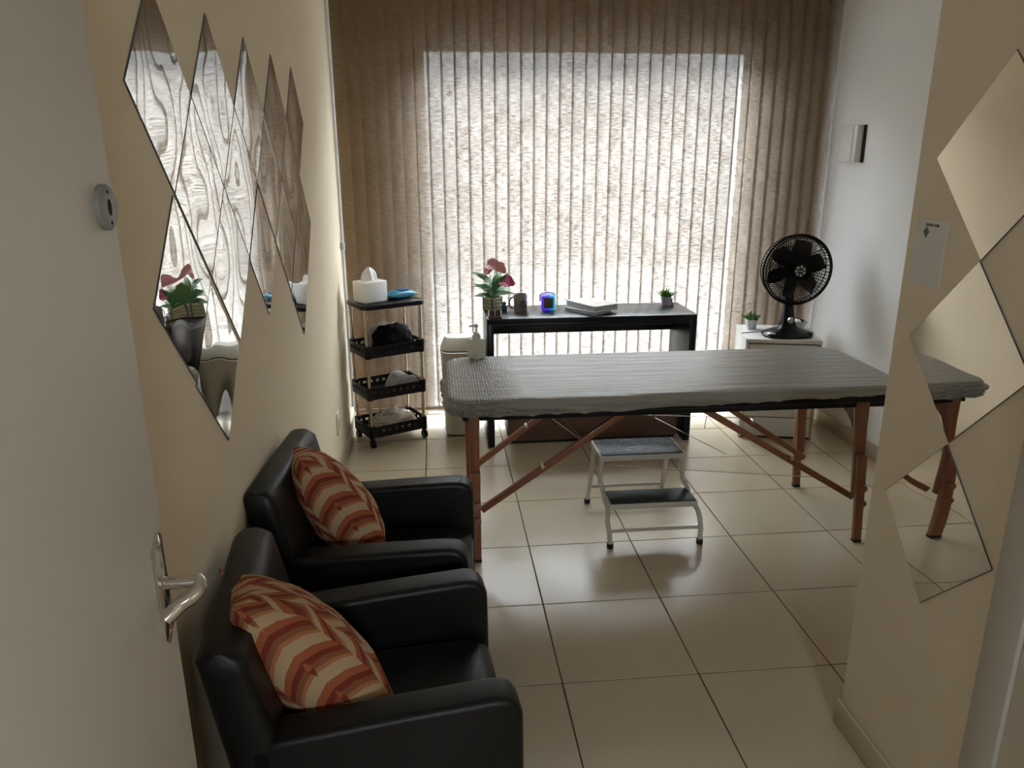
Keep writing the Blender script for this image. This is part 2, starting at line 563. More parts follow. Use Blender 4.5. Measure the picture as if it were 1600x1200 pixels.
    def leaf(self, p, d, ln, w, bend=0.3, fold=0.15, up=(0, 0, 1), n=5, thick=0.0006):
        p, d = Vector(p), Vector(d).normalized()
        upv = Vector(up)
        side = d.cross(upv)
        if side.length < 1e-3:
            side = Vector((1, 0, 0))
        side.normalize()
        nrm = side.cross(d).normalized()
        rows = []
        for i in range(n + 1):
            t = i / n
            q = p + d * (ln * t) - nrm * (bend * ln * t * t)
            wd = w * math.sin(PI * (0.08 + 0.92 * t) ** 0.8) * 0.5 if i < n else 0.0005
            rows.append([q - side * wd + nrm * (fold * wd), q, q + side * wd + nrm * (fold * wd)])
        for sgn in (1, -1):
            vs = [[self.bm.verts.new(x + nrm * (thick * sgn)) for x in r] for r in rows]
            for a, b in zip(vs[:-1], vs[1:]):
                for k in range(2):
                    f = (a[k], a[k + 1], b[k + 1], b[k])
                    self.bm.faces.new(f if sgn > 0 else f[::-1])
        return self

    def build(self, name, material, parent=None, smooth=40, loc=None, rot=None, recalc=True):
        if recalc:
            bmesh.ops.recalc_face_normals(self.bm, faces=self.bm.faces)
        me = bpy.data.meshes.new(name)
        self.bm.to_mesh(me)
        self.bm.free()
        me.materials.append(material)
        if smooth:
            me.polygons.foreach_set('use_smooth', [True] * len(me.polygons))
            me.set_sharp_from_angle(angle=R(smooth))
        o = bpy.data.objects.new(name, me)
        COL.objects.link(o)
        if parent:
            o.parent = parent
        if loc:
            o.location = loc
        if rot:
            o.rotation_euler = rot
        return o


def tag(o, label=None, cat=None, group=None, kind=None):
    if label:
        o['label'] = label
    if cat:
        o['category'] = cat
    if group:
        o['group'] = group
    if kind:
        o['kind'] = kind
    return o


def thing(name, label, cat, loc=(0, 0, 0), rz=0.0, group=None):
    o = bpy.data.objects.new(name, None)
    COL.objects.link(o)
    o.location = loc
    o.rotation_euler = (0, 0, rz)
    o.empty_display_size = 0.1
    return tag(o, label, cat, group)


def copy_obj(o, parent=None):
    c = o.copy()
    COL.objects.link(c)
    c.parent = parent
    return c


def struct(o, label=None):
    return tag(o, label, None, None, 'structure')


def rrect(x0, x1, y0, y1, r, n=8):
    pts = []
    for cx, cy, a0 in ((x1 - r, y1 - r, 0), (x0 + r, y1 - r, 90), (x0 + r, y0 + r, 180), (x1 - r, y0 + r, 270)):
        for k in range(n + 1):
            a = R(a0 + 90 * k / n)
            pts.append((cx + r * math.cos(a), cy + r * math.sin(a)))
    return pts


def text_mesh(s, size):
    cu = bpy.data.curves.new('txt', 'FONT')
    cu.body = s
    cu.size = size
    cu.align_x = 'CENTER'
    cu.align_y = 'CENTER'
    cu.extrude = 0.0003
    cu.offset = size * 0.02
    o = bpy.data.objects.new('txt', cu)
    COL.objects.link(o)
    dg = bpy.context.evaluated_depsgraph_get()
    me = bpy.data.meshes.new_from_object(o.evaluated_get(dg))
    bpy.data.objects.remove(o)
    bpy.data.curves.remove(cu)
    return me


# ------------------------------------------------------------------ setting
XL, XR, XP = -0.90, 2.02, 0.785
YB, YW, YP = -4.6, 1.80, -1.165
ZC = 2.66
T = 0.45

fl = struct(MB().b2(XL - 0.1, XR + 0.1, YB - 0.1, YW + 0.15, -0.08, -0.0025).build('floor', M_GROUT, smooth=0), 'cream porcelain tiled floor with dark grout joints')
full = None
for i in range(-3, 6):
    for j in range(-12, 5):
        x0, x1 = max(i * T, XL), min((i + 1) * T, XR)
        y0, y1 = max(j * T, YB), min((j + 1) * T, YW)
        if x1 - x0 < 0.01 or y1 - y0 < 0.01:
            continue
        if x0 >= XP and y1 <= YP - 0.3:
            continue
        g = 0.0022
        if abs(x1 - x0 - T) < 1e-6 and abs(y1 - y0 - T) < 1e-6:
            if full is None:
                full = MB().box((0, 0, -0.004), (T - 2 * g, T - 2 * g, 0.008), 0.0012, 1).build('tile', M_TILE, fl)
                o = full
            else:
                o = copy_obj(full, fl)
            o.location = ((x0 + x1) / 2, (y0 + y1) / 2, random.uniform(-0.0003, 0.0))
        else:
            MB().box((0, 0, -0.004), (x1 - x0 - 2 * g, y1 - y0 - 2 * g, 0.008), 0.0012, 1).build('tile', M_TILE, fl, loc=((x0 + x1) / 2, (y0 + y1) / 2, 0))

struct(MB().b2(XL - 0.12, XL, YB, YW + 0.15, 0, ZC).build('wall_left', M_WALL, smooth=0))
struct(MB().b2(XR, XR + 0.12, YP - 0.3, YW + 0.15, 0, ZC).build('wall_right', M_WALL_R, smooth=0))
struct(MB().b2(XP, XR + 0.12, YB, YP, 0, ZC, 0.004, 2).build('wall_partition', M_WALL_P, smooth=30))
rw = MB()       # rear wall of the hall behind the camera, with a window added for fill light
RX0, RX1, RZ0, RZ1 = -0.22, 0.22, 1.6, 2.1
rw.b2(XL - 0.12, RX0, YB - 0.12, YB, 0, ZC)
rw.b2(RX1, XP + 0.2, YB - 0.12, YB, 0, ZC)
rw.b2(RX0, RX1, YB - 0.12, YB, 0, RZ0)
rw.b2(RX0, RX1, YB - 0.12, YB, RZ1, ZC)
struct(rw.build('wall_rear', M_WALL, smooth=0))
w2 = struct(bpy.data.objects.new('fill_window', None), 'unseen window added behind the camera for fill light')
COL.objects.link(w2)
rf = MB()
rf.b2(RX0, RX1, YB - 0.10, YB - 0.05, RZ0, RZ0 + 0.04)
rf.b2(RX0, RX1, YB - 0.10, YB - 0.05, RZ1 - 0.04, RZ1)
rf.b2(RX0, RX0 + 0.04, YB - 0.10, YB - 0.05, RZ0 + 0.04, RZ1 - 0.04)
rf.b2(RX1 - 0.04, RX1, YB - 0.10, YB - 0.05, RZ0 + 0.04, RZ1 - 0.04)
rf.build('window_frame', M_ALU, w2, smooth=0)
MB().b2(RX0 + 0.04, RX1 - 0.04, YB - 0.08, YB - 0.076, RZ0 + 0.04, RZ1 - 0.04).build('pane', M_GLASS, w2, smooth=0)
struct(MB().b2(XL - 0.12, XR + 0.12, YB - 0.12, YW + 0.15, ZC, ZC + 0.1).build('ceiling', M_CEIL, smooth=0))
WX0, WX1, WZ = -0.44, 1.56, 2.24
w = MB()
w.b2(XL, WX0, YW, YW + 0.15, 0, ZC)
w.b2(WX1, XR, YW, YW + 0.15, 0, ZC)
w.b2(WX0, WX1, YW, YW + 0.15, WZ, ZC)
struct(w.build('wall_window', M_WALL_B, smooth=0))
struct(MB().b2(-8, 10, YW + 0.15, 14, -0.2, -0.06).b2(-8, 10, -14, YB - 0.12, -0.2, -0.06).build('ground', M_GROUND, smooth=0), 'dark paving outside behind the window blind')

struct(MB().b2(-14, 16, 9.0, 9.4, -0.2, 5.0).build('low_sky_blocker', M_BLOCKER, smooth=0), 'unseen facade added behind the window blind to block low sky')  # added and unseen, blocks the low sky straight ahead of the window

# glazed window door behind the blind
w1 = struct(bpy.data.objects.new('window_1', None), 'glazed window down to the floor behind the blind')
COL.objects.link(w1)
yf0, yf1 = YW + 0.04, YW + 0.10
f = MB()
f.b2(WX0, WX1, yf0, yf1, 0.0, 0.05)
f.b2(WX0, WX1, yf0, yf1, WZ - 0.045, WZ)
f.b2(WX0, WX0 + 0.045, yf0, yf1, 0.05, WZ - 0.045)
f.b2(WX1 - 0.045, WX1, yf0, yf1, 0.05, WZ - 0.045)
f.build('window_frame', M_ALU, w1, smooth=0)
MB().b2(WX0 + 0.045, WX1 - 0.045, YW + 0.068, YW + 0.072, 0.05, WZ - 0.045).build('pane', M_GLASS, w1, smooth=0)
struct(MB().b2(WX0, WX1, YW, YW + 0.04, -0.002, 0.012, 0.002).build('trim_1', M_ALU))

# skirting
SK = 0.085
struct(MB().b2(XL, XL + 0.011, -1.9, YW, 0, SK, 0.003).build('baseboard_left', M_SKIRT))
struct(MB().b2(XR - 0.011, XR, YP, YW, 0, SK, 0.003).build('baseboard_right', M_SKIRT))
b = MB()
b.b2(XP - 0.011, XP, -1.655, YP + 0.011, 0, SK, 0.003)
b.b2(XP, XR - 0.011, YP, YP + 0.011, 0, SK, 0.003)
struct(b.build('baseboard_partition', M_SKIRT))

# casing and closed door beyond the partition mirrors
d2 = struct(bpy.data.objects.new('door_2', None), 'grey painted door casing at the right edge beside the mirrors')
COL.objects.link(d2)
MB().b2(XP - 0.022, XP, -1.75, -1.66, 0, 2.2, 0.004).build('casing', M_CASING, d2)
MB().b2(XP - 0.022, XP, -2.65, -2.56, 0, 2.2, 0.004).build('casing', M_CASING, d2)
MB().b2(XP - 0.022, XP, -2.56, -1.75, 2.11, 2.2, 0.004).build('casing', M_CASING, d2)
MB().b2(XP - 0.012, XP, -2.56, -1.75, 0.005, 2.11, 0.003).build('leaf', M_DOOR, d2)

# open door leaf at the left
XD = -0.775
YE = -1.882
d1 = struct(bpy.data.objects.new('door_1', None), 'pale open door leaf with chrome lever handle at the left')
COL.objects.link(d1)
MB().b2(XD - 0.036, XD, YE - 0.80, YE, 0.008, 2.11, 0.003).build('door_leaf', M_DOOR, d1)
hy, hz = -1.920, 1.028
pl = []
for (yy, zz) in ((-0.019, 0.058), (0.008, 0.078), (0.019, 0.072), (0.019, -0.075), (-0.006, -0.098), (-0.019, -0.085)):
    pl.append((hy + yy, hz + zz))
plate = MB().prism(pl, 'x', XD, XD + 0.005, 0.0012).build('handle_plate', M_CHROME_D, d1)
for zz in (0.062, -0.082):
    MB().tube([(XD + 0.005, hy, hz + zz), (XD + 0.0065, hy, hz + zz)], [0.0045, 0.003], 10).build('screw', M_CHROME, plate)
lv = MB()
lv.tube([(XD + 0.005, hy, hz), (XD + 0.052, hy, hz)], 0.0095, 16)
lv.build('spindle', M_CHROME_D, d1)
lp, lr = [], []
for k in range(13):
    t = k / 12
    a = t * PI * 0.62
    lp.append((XD + 0.050 + 0.010 * math.sin(PI * min(1, t * 1.5)) - 0.034 * t ** 1.8, hy + 0.006 - 0.048 * t, hz - 0.034 * t ** 1.3))
    lr.append(0.0105 + 0.001 * math.sin(PI * t))
MB().tube(lp, lr, 14).build('lever', M_CHROME_D, d1)
ry, rz_ = -1.919, 1.562
ro = MB().loft([[(XD + x, ry + r * math.cos(2 * PI * k / 28), rz_ + r * 1.04 * math.sin(2 * PI * k / 28)) for k in range(28)] for x, r in ((0, 0.0275), (0.006, 0.0275), (0.0085, 0.0245))]).build('lock_rosette', M_GREYMETAL, d1)
MB().loft([[(XD + x, ry + 0.0055 * math.cos(2 * PI * k / 16), rz_ + 0.0105 * math.sin(2 * PI * k / 16)) for k in range(16)] for x in (0.006, 0.0089)]).build('keyhole', M_BLACKHOLE, ro)
for zz in (0.019, -0.019):
    MB().tube([(XD + 0.008, ry, rz_ + zz), (XD + 0.0089, ry, rz_ + zz)], 0.0026, 10).build('screw', M_BLACKHOLE, ro)

# ------------------------------------------------------------------ vertical blind
YBL = 1.665
vb = thing('vertical_blind', 'beige fabric vertical blind covering the whole window wall', 'blind', (0, 0, 0))
Z0, Z1 = 0.094, 2.50
pitch_s, sw = 0.0745, 0.089
xs = XL + 0.045
k = 0
slat0 = wt0 = None
while xs < XR - 0.01:
    tilt = R(7.5 + random.uniform(-1.5, 1.5))
    if slat0 is None:
        m = MB()
        rows = 24
        vs = []
        for r in range(rows + 1):
            z = Z0 + (Z1 - Z0) * r / rows
            vs.append([m.bm.verts.new((-sw / 2 + sw * c / 4, 0.0035 * math.cos(PI * (c / 4 - 0.5)), z)) for c in range(5)])
        for a, bb in zip(vs[:-1], vs[1:]):
            for c in range(4):
                m.bm.faces.new((a[c], a[c + 1], bb[c + 1], bb[c]))
        slat0 = m.build('slat', M_BLIND, vb, smooth=60, recalc=False)
        wt0 = MB().box((0, 0, Z0 - 0.002), (sw - 0.006, 0.006, 0.024), 0.002).build('weight', M_WEIGHT, slat0)
        s = slat0
    else:
        s = copy_obj(slat0, vb)
        copy_obj(wt0, s)
    s.location = (xs, YBL, 0)
    s.rotation_euler = (0, 0, tilt)
    xs += pitch_s
    k += 1
MB().b2(XL + 0.005, XR - 0.005, YBL - 0.025, YBL + 0.025, Z1 + 0.005, Z1 + 0.05, 0.004).build('headrail', M_ALU, vb)
# weights are linked by a bead chain
MB().b2(XL + 0.02, XR - 0.02, YBL - 0.0065, YBL - 0.005, 0.100, 0.102).build('bead_chain', M_WHITEPL, vb)
cp = thing('control_pole', 'slim white blind control pole standing along the left wall', 'pole', (XL + 0.014, 1.505, 0))
MB().tube([(0, 0, 0.17), (0, 0, 2.52)], 0.0095, 10).build('rod', M_WHITEPL, cp)
MB().tube([(0, 0, 1.11), (0, 0, 1.15)], 0.013, 12).build('joint', M_ALU, cp)
MB().b2(-0.014, 0.008, -0.02, 0.02, 2.52, 2.55, 0.003).build('bracket', M_WHITEPL, cp)

# ------------------------------------------------------------------ mirrors
HD = 0.205


def mirror(side, y, z, label, group, half=(HD, HD), rotx=0.0):
    x0 = XL if side < 0 else XP
    sgn = 1 if side < 0 else -1
    o = thing('diamond_mirror', label, 'mirror', (x0, y, z), 0, group)
    h, v = half
    c, s_ = math.cos(rotx), math.sin(rotx)
    def q(a, b_):
        return (a * c - b_ * s_, a * s_ + b_ * c)
    po = [q(h, 0), q(0, v), q(-h, 0), q(0, -v)]
    MB().prism(po, 'x', 0.0, sgn * 0.0028).build('backing', M_MEDGE, o, smooth=0)
    e = 0.992
    MB().prism([(a * e, b_ * e) for a, b_ in po], 'x', sgn * 0.0028, sgn * 0.0034).build('glass', M_MIRROR if side < 0 else M_MIRROR_R, o, smooth=0)
    return o


ordw = ['first', 'second', 'third', 'fourth', 'fifth']
LY = [-1.25 + 0.392 * k_ for k_ in range(5)]
LH = [-1.054 + 0.392 * k_ for k_ in range(4)]
rowsM = [('top', 1.752, LY, 0.2), ('second', 1.548, LH, 0.2), ('third', 1.344, [LY[0] - 0.010] + LY[1:], 0.2), ('bottom', 1.140, [LH[0] - 0.018, LH[3] + 0.004], 0.2)]
for rn, z, ys, h in rowsM:
    for i, y in enumerate(ys):
        hh = HD
        wob = (random.uniform(-0.006, 0.006), random.uniform(-0.008, 0.008))
        zz = z
        if rn == 'third' and i == 2:
            zz = 1.335
        if rn == 'bottom':
            zz = z - 0.006
        mirror(-1, y, zz, f'diamond mirror on left wall, {ordw[i]} from the door in the {rn} row', 'diamond mirrors on the left wall', (0.1935, 0.2015))
mirror(1, -1.435, 1.612, 'topmost diamond mirror on the partition, right of the paper notice', 'diamond mirrors on the partition', (0.199, 0.206))
mirror(1, -1.432, 1.200, 'middle diamond mirror on the partition, reflecting the table end', 'diamond mirrors on the partition', (0.199, 0.206))
mirror(1, -1.428, 0.784, 'lowest diamond mirror on the partition, reflecting floor and table leg', 'diamond mirrors on the partition', (0.199, 0.206))

# paper notice beside the mirrors
nt_ = thing('paper_notice', 'laminated paper notice on the partition beside the top mirror', 'notice', (XP, -1.252, 1.40))
MB().b2(-0.0012, 0.0, -0.057, 0.057, -0.076, 0.076).build('sheet', M_PAPER, nt_, smooth=0)
M_FADE = mat('faded_print', (0.10, 0.09, 0.08), 0.6)
me = text_mesh('PAGUE COM', 0.0085)
me.materials.append(M_FADE)
o = bpy.data.objects.new('heading', me)
COL.objects.link(o)
o.parent = nt_
o.location = (-0.0016, -0.004, 0.064)
o.rotation_euler = (R(90), 0, R(-90))
dl = MB()
for dy, dz in ((0, 0.0062), (0, -0.0062), (0.0052, 0), (-0.0052, 0)):
    dl.prism([(dy + 0.0058, 0.0475 + dz), (dy, 0.0475 + dz + 0.007), (dy - 0.0058, 0.0475 + dz), (dy, 0.0475 + dz - 0.007)], 'x', -0.0018, -0.0012)
dl.build('logo', mat('logo_print', (0.17, 0.165, 0.15), 0.6), nt_, smooth=0, loc=(0, 0.016, 0))

# wall plates
sw_ = thing('wall_control', 'square white wall control box high on the right wall', 'switch', (XR, 1.365, 1.675))
MB().b2(-0.006, 0, -0.105, 0.095, -0.1, 0.1, 0.003).build('back_plate', M_BLACKPL, sw_)
MB().b2(-0.045, -0.006, -0.085, 0.1, -0.1, 0.1, 0.006).build('body', M_WHITEPL, sw_)
MB().b2(-0.049, -0.045, -0.045, 0.095, -0.095, 0.095, 0.0015).build('cover_panel', M_WHITEPL, sw_)


def outlet(x, y, z, label, sgn):
    o = thing('wall_outlet', label, 'outlet', (x, y, z))
    MB().box((sgn * 0.004, 0, 0), (0.008, 0.078, 0.118), 0.003).build('cover_plate', M_WALL if sgn > 0 else M_WHITEPL, o)
    MB().box((sgn * 0.009, 0, 0), (0.003, 0.036, 0.05), 0.001).build('socket', M_WHITEPL if sgn < 0 else M_SKIRT, o)
    return o


outlet(XL, 0.89, 0.285, 'beige wall outlet low on the left wall near the cart', 1)
outlet(XR, 0.75, 0.365, 'white wall outlet low on the right wall behind the table end', -1)

# ------------------------------------------------------------------ massage table
TX0, TX1, TY0, TY1, TZ = -0.335, 1.558, -0.158, 0.522, 0.722
cxT, cyT = (TX0 + TX1) / 2, (TY0 + TY1) / 2
tb = thing('massage_table', 'folding massage table with reddish wooden legs and black padded top', 'massage table', (cxT, cyT, 0))
hx, hyT = (TX1 - TX0) / 2, (TY1 - TY0) / 2


def tring(ins, z, rad=0.10, n=10):
    return [(x, y, z) for x, y in rrect(-hx + ins, hx - ins, -hyT + ins, hyT - ins, max(0.02, rad - ins), n)]


MB().loft([tring(0.016, 0.652), tring(0.008, 0.656), tring(0.008, 0.700), tring(0.012, 0.709), tring(0.022, 0.714), tring(0.05, 0.716)]).build('padded_top', M_VINYL, tb)
# wooden frame under the pad
fr = MB()
for s in (-1, 1):
    fr.b2(-hx + 0.06, hx - 0.06, s * (hyT - 0.085) - 0.012, s * (hyT - 0.085) + 0.012, 0.612, 0.652)
    fr.b2(s * (hx - 0.07) - 0.012, s * (hx - 0.07) + 0.012, -hyT + 0.1, hyT - 0.1, 0.612, 0.652)
fr.b2(-0.03, 0.03, -hyT + 0.1, hyT - 0.1, 0.620, 0.652)
fr.build('under_frame', M_VINYL, tb)
legs = {}
for ex, lx_top, lx_bot in ((-1, -0.232 - cxT, -0.228 - cxT), (1, 1.385 - cxT, 1.428 - cxT)):
    for ey, ly in ((-1, -0.080 - cyT), (1, 0.450 - cyT)):
        def lx(z):
            return lx_top + (lx_bot - lx_top) * (0.652 - z) / 0.652
        L = MB()
        # upper leg: tapered board, wider at its head
        outer = ex * 0.018
        hw0 = 0.030 if ex > 0 else 0.021
        hwb = 0.024 if ex > 0 else 0.019
        prof = [(lx(0.650) - hw0, 0.650), (lx(0.650) + hw0, 0.650), (lx(0.52) + hwb, 0.52), (lx(0.20) + 0.019, 0.20), (lx(0.20) - 0.019, 0.20), (lx(0.52) - hwb, 0.52)]
        L.prism(prof, 'y', ly - 0.013, ly + 0.013, 0.003)
        lg = L.build('leg', M_WOOD, tb)
        E_ = MB().prism([(lx(0.40) - 0.019, 0.40), (lx(0.40) + 0.019, 0.40), (lx(0.012) + 0.017, 0.012), (lx(0.012) - 0.017, 0.012)], 'y', ly + ey * 0.0135, ly + ey * 0.0135 + ey * 0.024, 0.002)
        ext = E_.build('leg_extension', M_WOOD, lg)
        MB().box((lx(0.006), ly + ey * 0.0255, 0.006), (0.036, 0.027, 0.012), 0.002).build('foot', M_RUBBER, lg)
        for kz in (0.262, 0.192):
            MB().tube([(lx(kz) + 0.004, ly + ey * 0.037, kz), (lx(kz) + 0.004, ly + ey * 0.046, kz), (lx(kz) + 0.004, ly + ey * 0.058, kz)], [0.013, 0.017, 0.014], 12).build('knob', M_WOOD, lg)
    # arched board between the two legs of an end
    arch = []
    y0_, y1_ = -0.067 - cyT, 0.437 - cyT
    arch += [(y0_, 0.648), (y1_, 0.648), (y1_, 0.42)]
    for q in range(1, 12):
        a = PI * q / 12
        arch.append(((y0_ + y1_) / 2 + (y1_ - y0_) / 2 * math.cos(a) * (0.96 if 1 else 1), 0.42 + 0.165 * math.sin(a) ** 0.6))
    arch.append((y0_, 0.42))
    MB().prism(arch, 'x', lx_top + 0.004 - 0.009, lx_top + 0.004 + 0.009).build('end_board', M_WOOD, tb, smooth=30)
    ax = ex
for (p0, p1) in (((1.418, -0.048, 0.186), (0.70, -0.055, 0.628)), ((1.424, 0.418, 0.180), (0.74, 0.412, 0.640)),
                 ((-0.205, -0.048, 0.205), (0.40, -0.055, 0.628)), ((-0.20, 0.418, 0.215), (0.36, 0.412, 0.640))):
    a = (p0[0] - cxT, p0[1] - cyT, p0[2])
    c = (p1[0] - cxT, p1[1] - cyT, p1[2])
    br = MB().bar(a, c, 0.022, 0.027, 0.003).build('brace', M_WOOD, tb)
    mid = Vector(a).lerp(Vector(c), 0.42)
    MB().tube([mid + Vector((0, -0.016, 0.012)), mid + Vector((0, 0.016, 0.012))], 0.008, 8).build('bolt', M_WIRE, br)


def L2(p):
    return (p[0] - cxT, p[1] - cyT, p[2])


for pts in ([(0.02, -0.05, 0.650), (0.115, 0.41, 0.47)], [(0.115, 0.41, 0.47), (1.15, 0.41, 0.40)],
            [(0.115, 0.41, 0.47), (0.21, -0.05, 0.50)], [(0.21, -0.06, 0.51), (0.04, 0.40, 0.645)],
            [(1.15, 0.41, 0.40), (1.27, 0.44, 0.645)], [(0.66, 0.16, 0.64), (0.62, 0.30, 0.46)], [(0.62, 0.30, 0.46), (0.84, -0.02, 0.40)],
            [(0.82, 0.16, 0.64), (0.86, 0.30, 0.40)], [(0.36, 0.0, 0.36), (1.27, -0.03, 0.275)]):
    MB().tube([L2(p) for p in pts], 0.0016, 6).build('cable', M_WIRE, tb)

# the plastic cover on the table
cov = MB()
CN = 64


def cring(ins, z, rad=0.104, jit=0.0, side=False):
    base = rrect(-hx - 0.004 + ins, hx + 0.004 - ins, -hyT - 0.004 + ins, hyT + 0.004 - ins, max(0.012, rad - ins), 14)
    # resample evenly
    P = [Vector((x, y, 0)) for x, y in base]
    out = []
    tot = [0]
    for i in range(len(P)):
        tot.append(tot[-1] + (P[(i + 1) % len(P)] - P[i]).length)
    N = 420
    j = 0
    for q in range(N):
        d = tot[-1] * q / N
        while tot[j + 1] < d:
            j += 1
        tt = (d - tot[j]) / max(1e-9, tot[j + 1] - tot[j])
        out.append(P[j].lerp(P[(j + 1) % len(P)], tt))
    return out


def hem(x):
    xw = x + cxT
    return 0.654 + 0.040 * max(0.0, min(1.0, (xw + 0.05) / 1.6)) ** 1.1


def wr(x, y, z, amp):
    v = noise.noise(Vector((x * 1.5 + z * 9, y * 4, z * 34 + x * 4.2))) * 0.6
    r_ = 1 - abs(noise.noise(Vector((x * 2.2 - z * 14, y * 3 + 5, z * 42 + x * 6 + 3)))) * 2
    return amp * (v + max(0, r_) ** 3)


rings = []
for ins in (0.30, 0.24, 0.18, 0.13, 0.09, 0.06, 0.04, 0.027):
    ring = []
    for p in cring(ins, 0):
        ring.append((p.x, p.y, 0.7215 + 0.0012 * noise.noise(Vector((p.x * 2, p.y * 16, 1)))))
    rings.append(ring)
for ins, z in ((0.018, 0.7200), (0.010, 0.7165), (0.005, 0.711), (0.002, 0.704)):
    rings.append([(p.x, p.y, z + 0.0015 * noise.noise(Vector((p.x * 4, p.y * 4, z * 20)))) for p in cring(ins, z)])
base = cring(0.0, 0)
cen = Vector((0, 0, 0))
nrm_l = []
for i, p in enumerate(base):
    t_ = (base[(i + 1) % len(base)] - base[i - 1]).normalized()
    nrm_l.append(Vector((t_.y, -t_.x, 0)))
NS = 12
for s in range(NS + 1):
    ring = []
    for p, nv in zip(base, nrm_l):
        hz_ = hem(p.x)
        z = 0.698 + (hz_ - 0.698) * s / NS
        dsp = wr(p.x, p.y, z, 0.018) * min(1, (s + 1) / 4)
        if s == NS:
            dsp -= 0.003
            z += 0.004 * noise.noise(Vector((p.x * 9, p.y * 9, 2)))
        dsp = max(dsp, -0.0045)
        ring.append((p.x + nv.x * dsp, p.y + nv.y * dsp, z))
    rings.append(ring)
cov.loft(rings, True, False)
cvo = cov.build('table_cover', M_COVER, None, smooth=75, loc=(cxT, cyT, 0))
tag(cvo, 'wrinkled grey plastic cover stretched over the massage table', 'cover')

# soap dispenser on the table corner
so = thing('soap_dispenser', 'square white soap pump bottle on the left end of the massage table', 'soap dispenser', (-0.187, 0.478, 0.7225), R(40))
MB().b2(-0.031, 0.031, -0.031, 0.031, 0, 0.092, 0.006, 3).build('bottle', M_SOAP, so)
MB().lathe([(0.0, 0.090), (0.019, 0.090), (0.0195, 0.105), (0.013, 0.116), (0.013, 0.121), (0, 0.121)], 20).build('collar', M_SOAP, so)
pm = MB()
pm.lathe([(0.0, 0.119), (0.0045, 0.119), (0.0045, 0.143), (0.009, 0.146), (0.009, 0.156), (0.006, 0.160), (0, 0.160)], 16)
pm.tube([(0, 0, 0.152), (-0.014, 0.012, 0.152), (-0.026, 0.022, 0.149)], [0.005, 0.0045, 0.0035], 10)
pm.build('pump', M_SOAP, so)

# ------------------------------------------------------------------ step stool
st = thing('step_stool', 'two-step white metal stool with black rubber treads under the table', 'step stool', (0, 0, 0))


def tread(name, x0, x1, y0, y1, z, m):
    t = MB().b2(x0, x1, y0, y1, z - 0.026, z, 0.004).build(name, M_STOOLPAINT, st)
    tm = MB().b2(x0 + 0.008, x1 - 0.008, y0 + 0.004, y1 - 0.008, z, z + 0.004, 0.001)
    n = 22
    tm.build('rubber_mat', m, t)
    rb = MB()
    for q in range(n):
        yy = y0 + 0.010 + (y1 - y0 - 0.024) * q / (n - 1)
        rb.b2(x0 + 0.01, x1 - 0.01, yy - 0.0012, yy + 0.0012, z + 0.004, z + 0.0052)
    rb.build('ribs', m, t, smooth=0)


tread('step', 0.325, 0.708, 0.110, 0.312, 0.358, M_TREAD_TOP)
tread('step', 0.347, 0.738, -0.012, 0.132, 0.182, M_TREAD)
for sx, xt, xm_, xb in ((-1, 0.338, 0.346, 0.346), (1, 0.695, 0.730, 0.742)):
    # front leg: from the upper step down past the lower step, bowing out to the floor
    a = []
    pts = [(xt, 0.125, 0.335), (xt + sx * 0.004, 0.12, 0.30), (xt + sx * 0.008, 0.112, 0.24), (xm_, 0.115, 0.19), (xm_, 0.07, 0.157), (xm_, 0.01, 0.155), (xm_ + sx * 0.006, -0.018, 0.145),
           (xm_ + sx * 0.012, -0.036, 0.115), (xb + sx * 0.004, -0.046, 0.07), (xb, -0.052, 0.02)]
    lg = MB().tube(pts, 0.0105, 12).build('front_leg', M_STOOLPAINT, st)
    MB().tube([(xb, -0.052, 0.0), (xb, -0.052, 0.022)], 0.0145, 12).build('foot', M_RUBBER, lg)
    lb = MB().tube([(xt - sx * 0.0, 0.295, 0.335), (xt - sx * 0.002, 0.32, 0.26), (xt + sx * 0.0, 0.36, 0.12), (xt + sx * 0.004, 0.398, 0.02)], 0.0105, 12).build('back_leg', M_STOOLPAINT, st)
    MB().tube([(xt + sx * 0.004, 0.399, 0.0), (xt + sx * 0.004, 0.399, 0.022)], 0.0145, 12).build('foot', M_RUBBER, lb)
MB().tube([(0.338, 0.368, 0.10), (0.697, 0.368, 0.10)], 0.008, 10).build('crossbar', M_STOOLPAINT, st)
MB().tube([(0.35, -0.045, 0.075), (0.742, -0.045, 0.075)], 0.007, 10).build('crossbar', M_STOOLPAINT, st)

# ------------------------------------------------------------------ armchairs and cushions


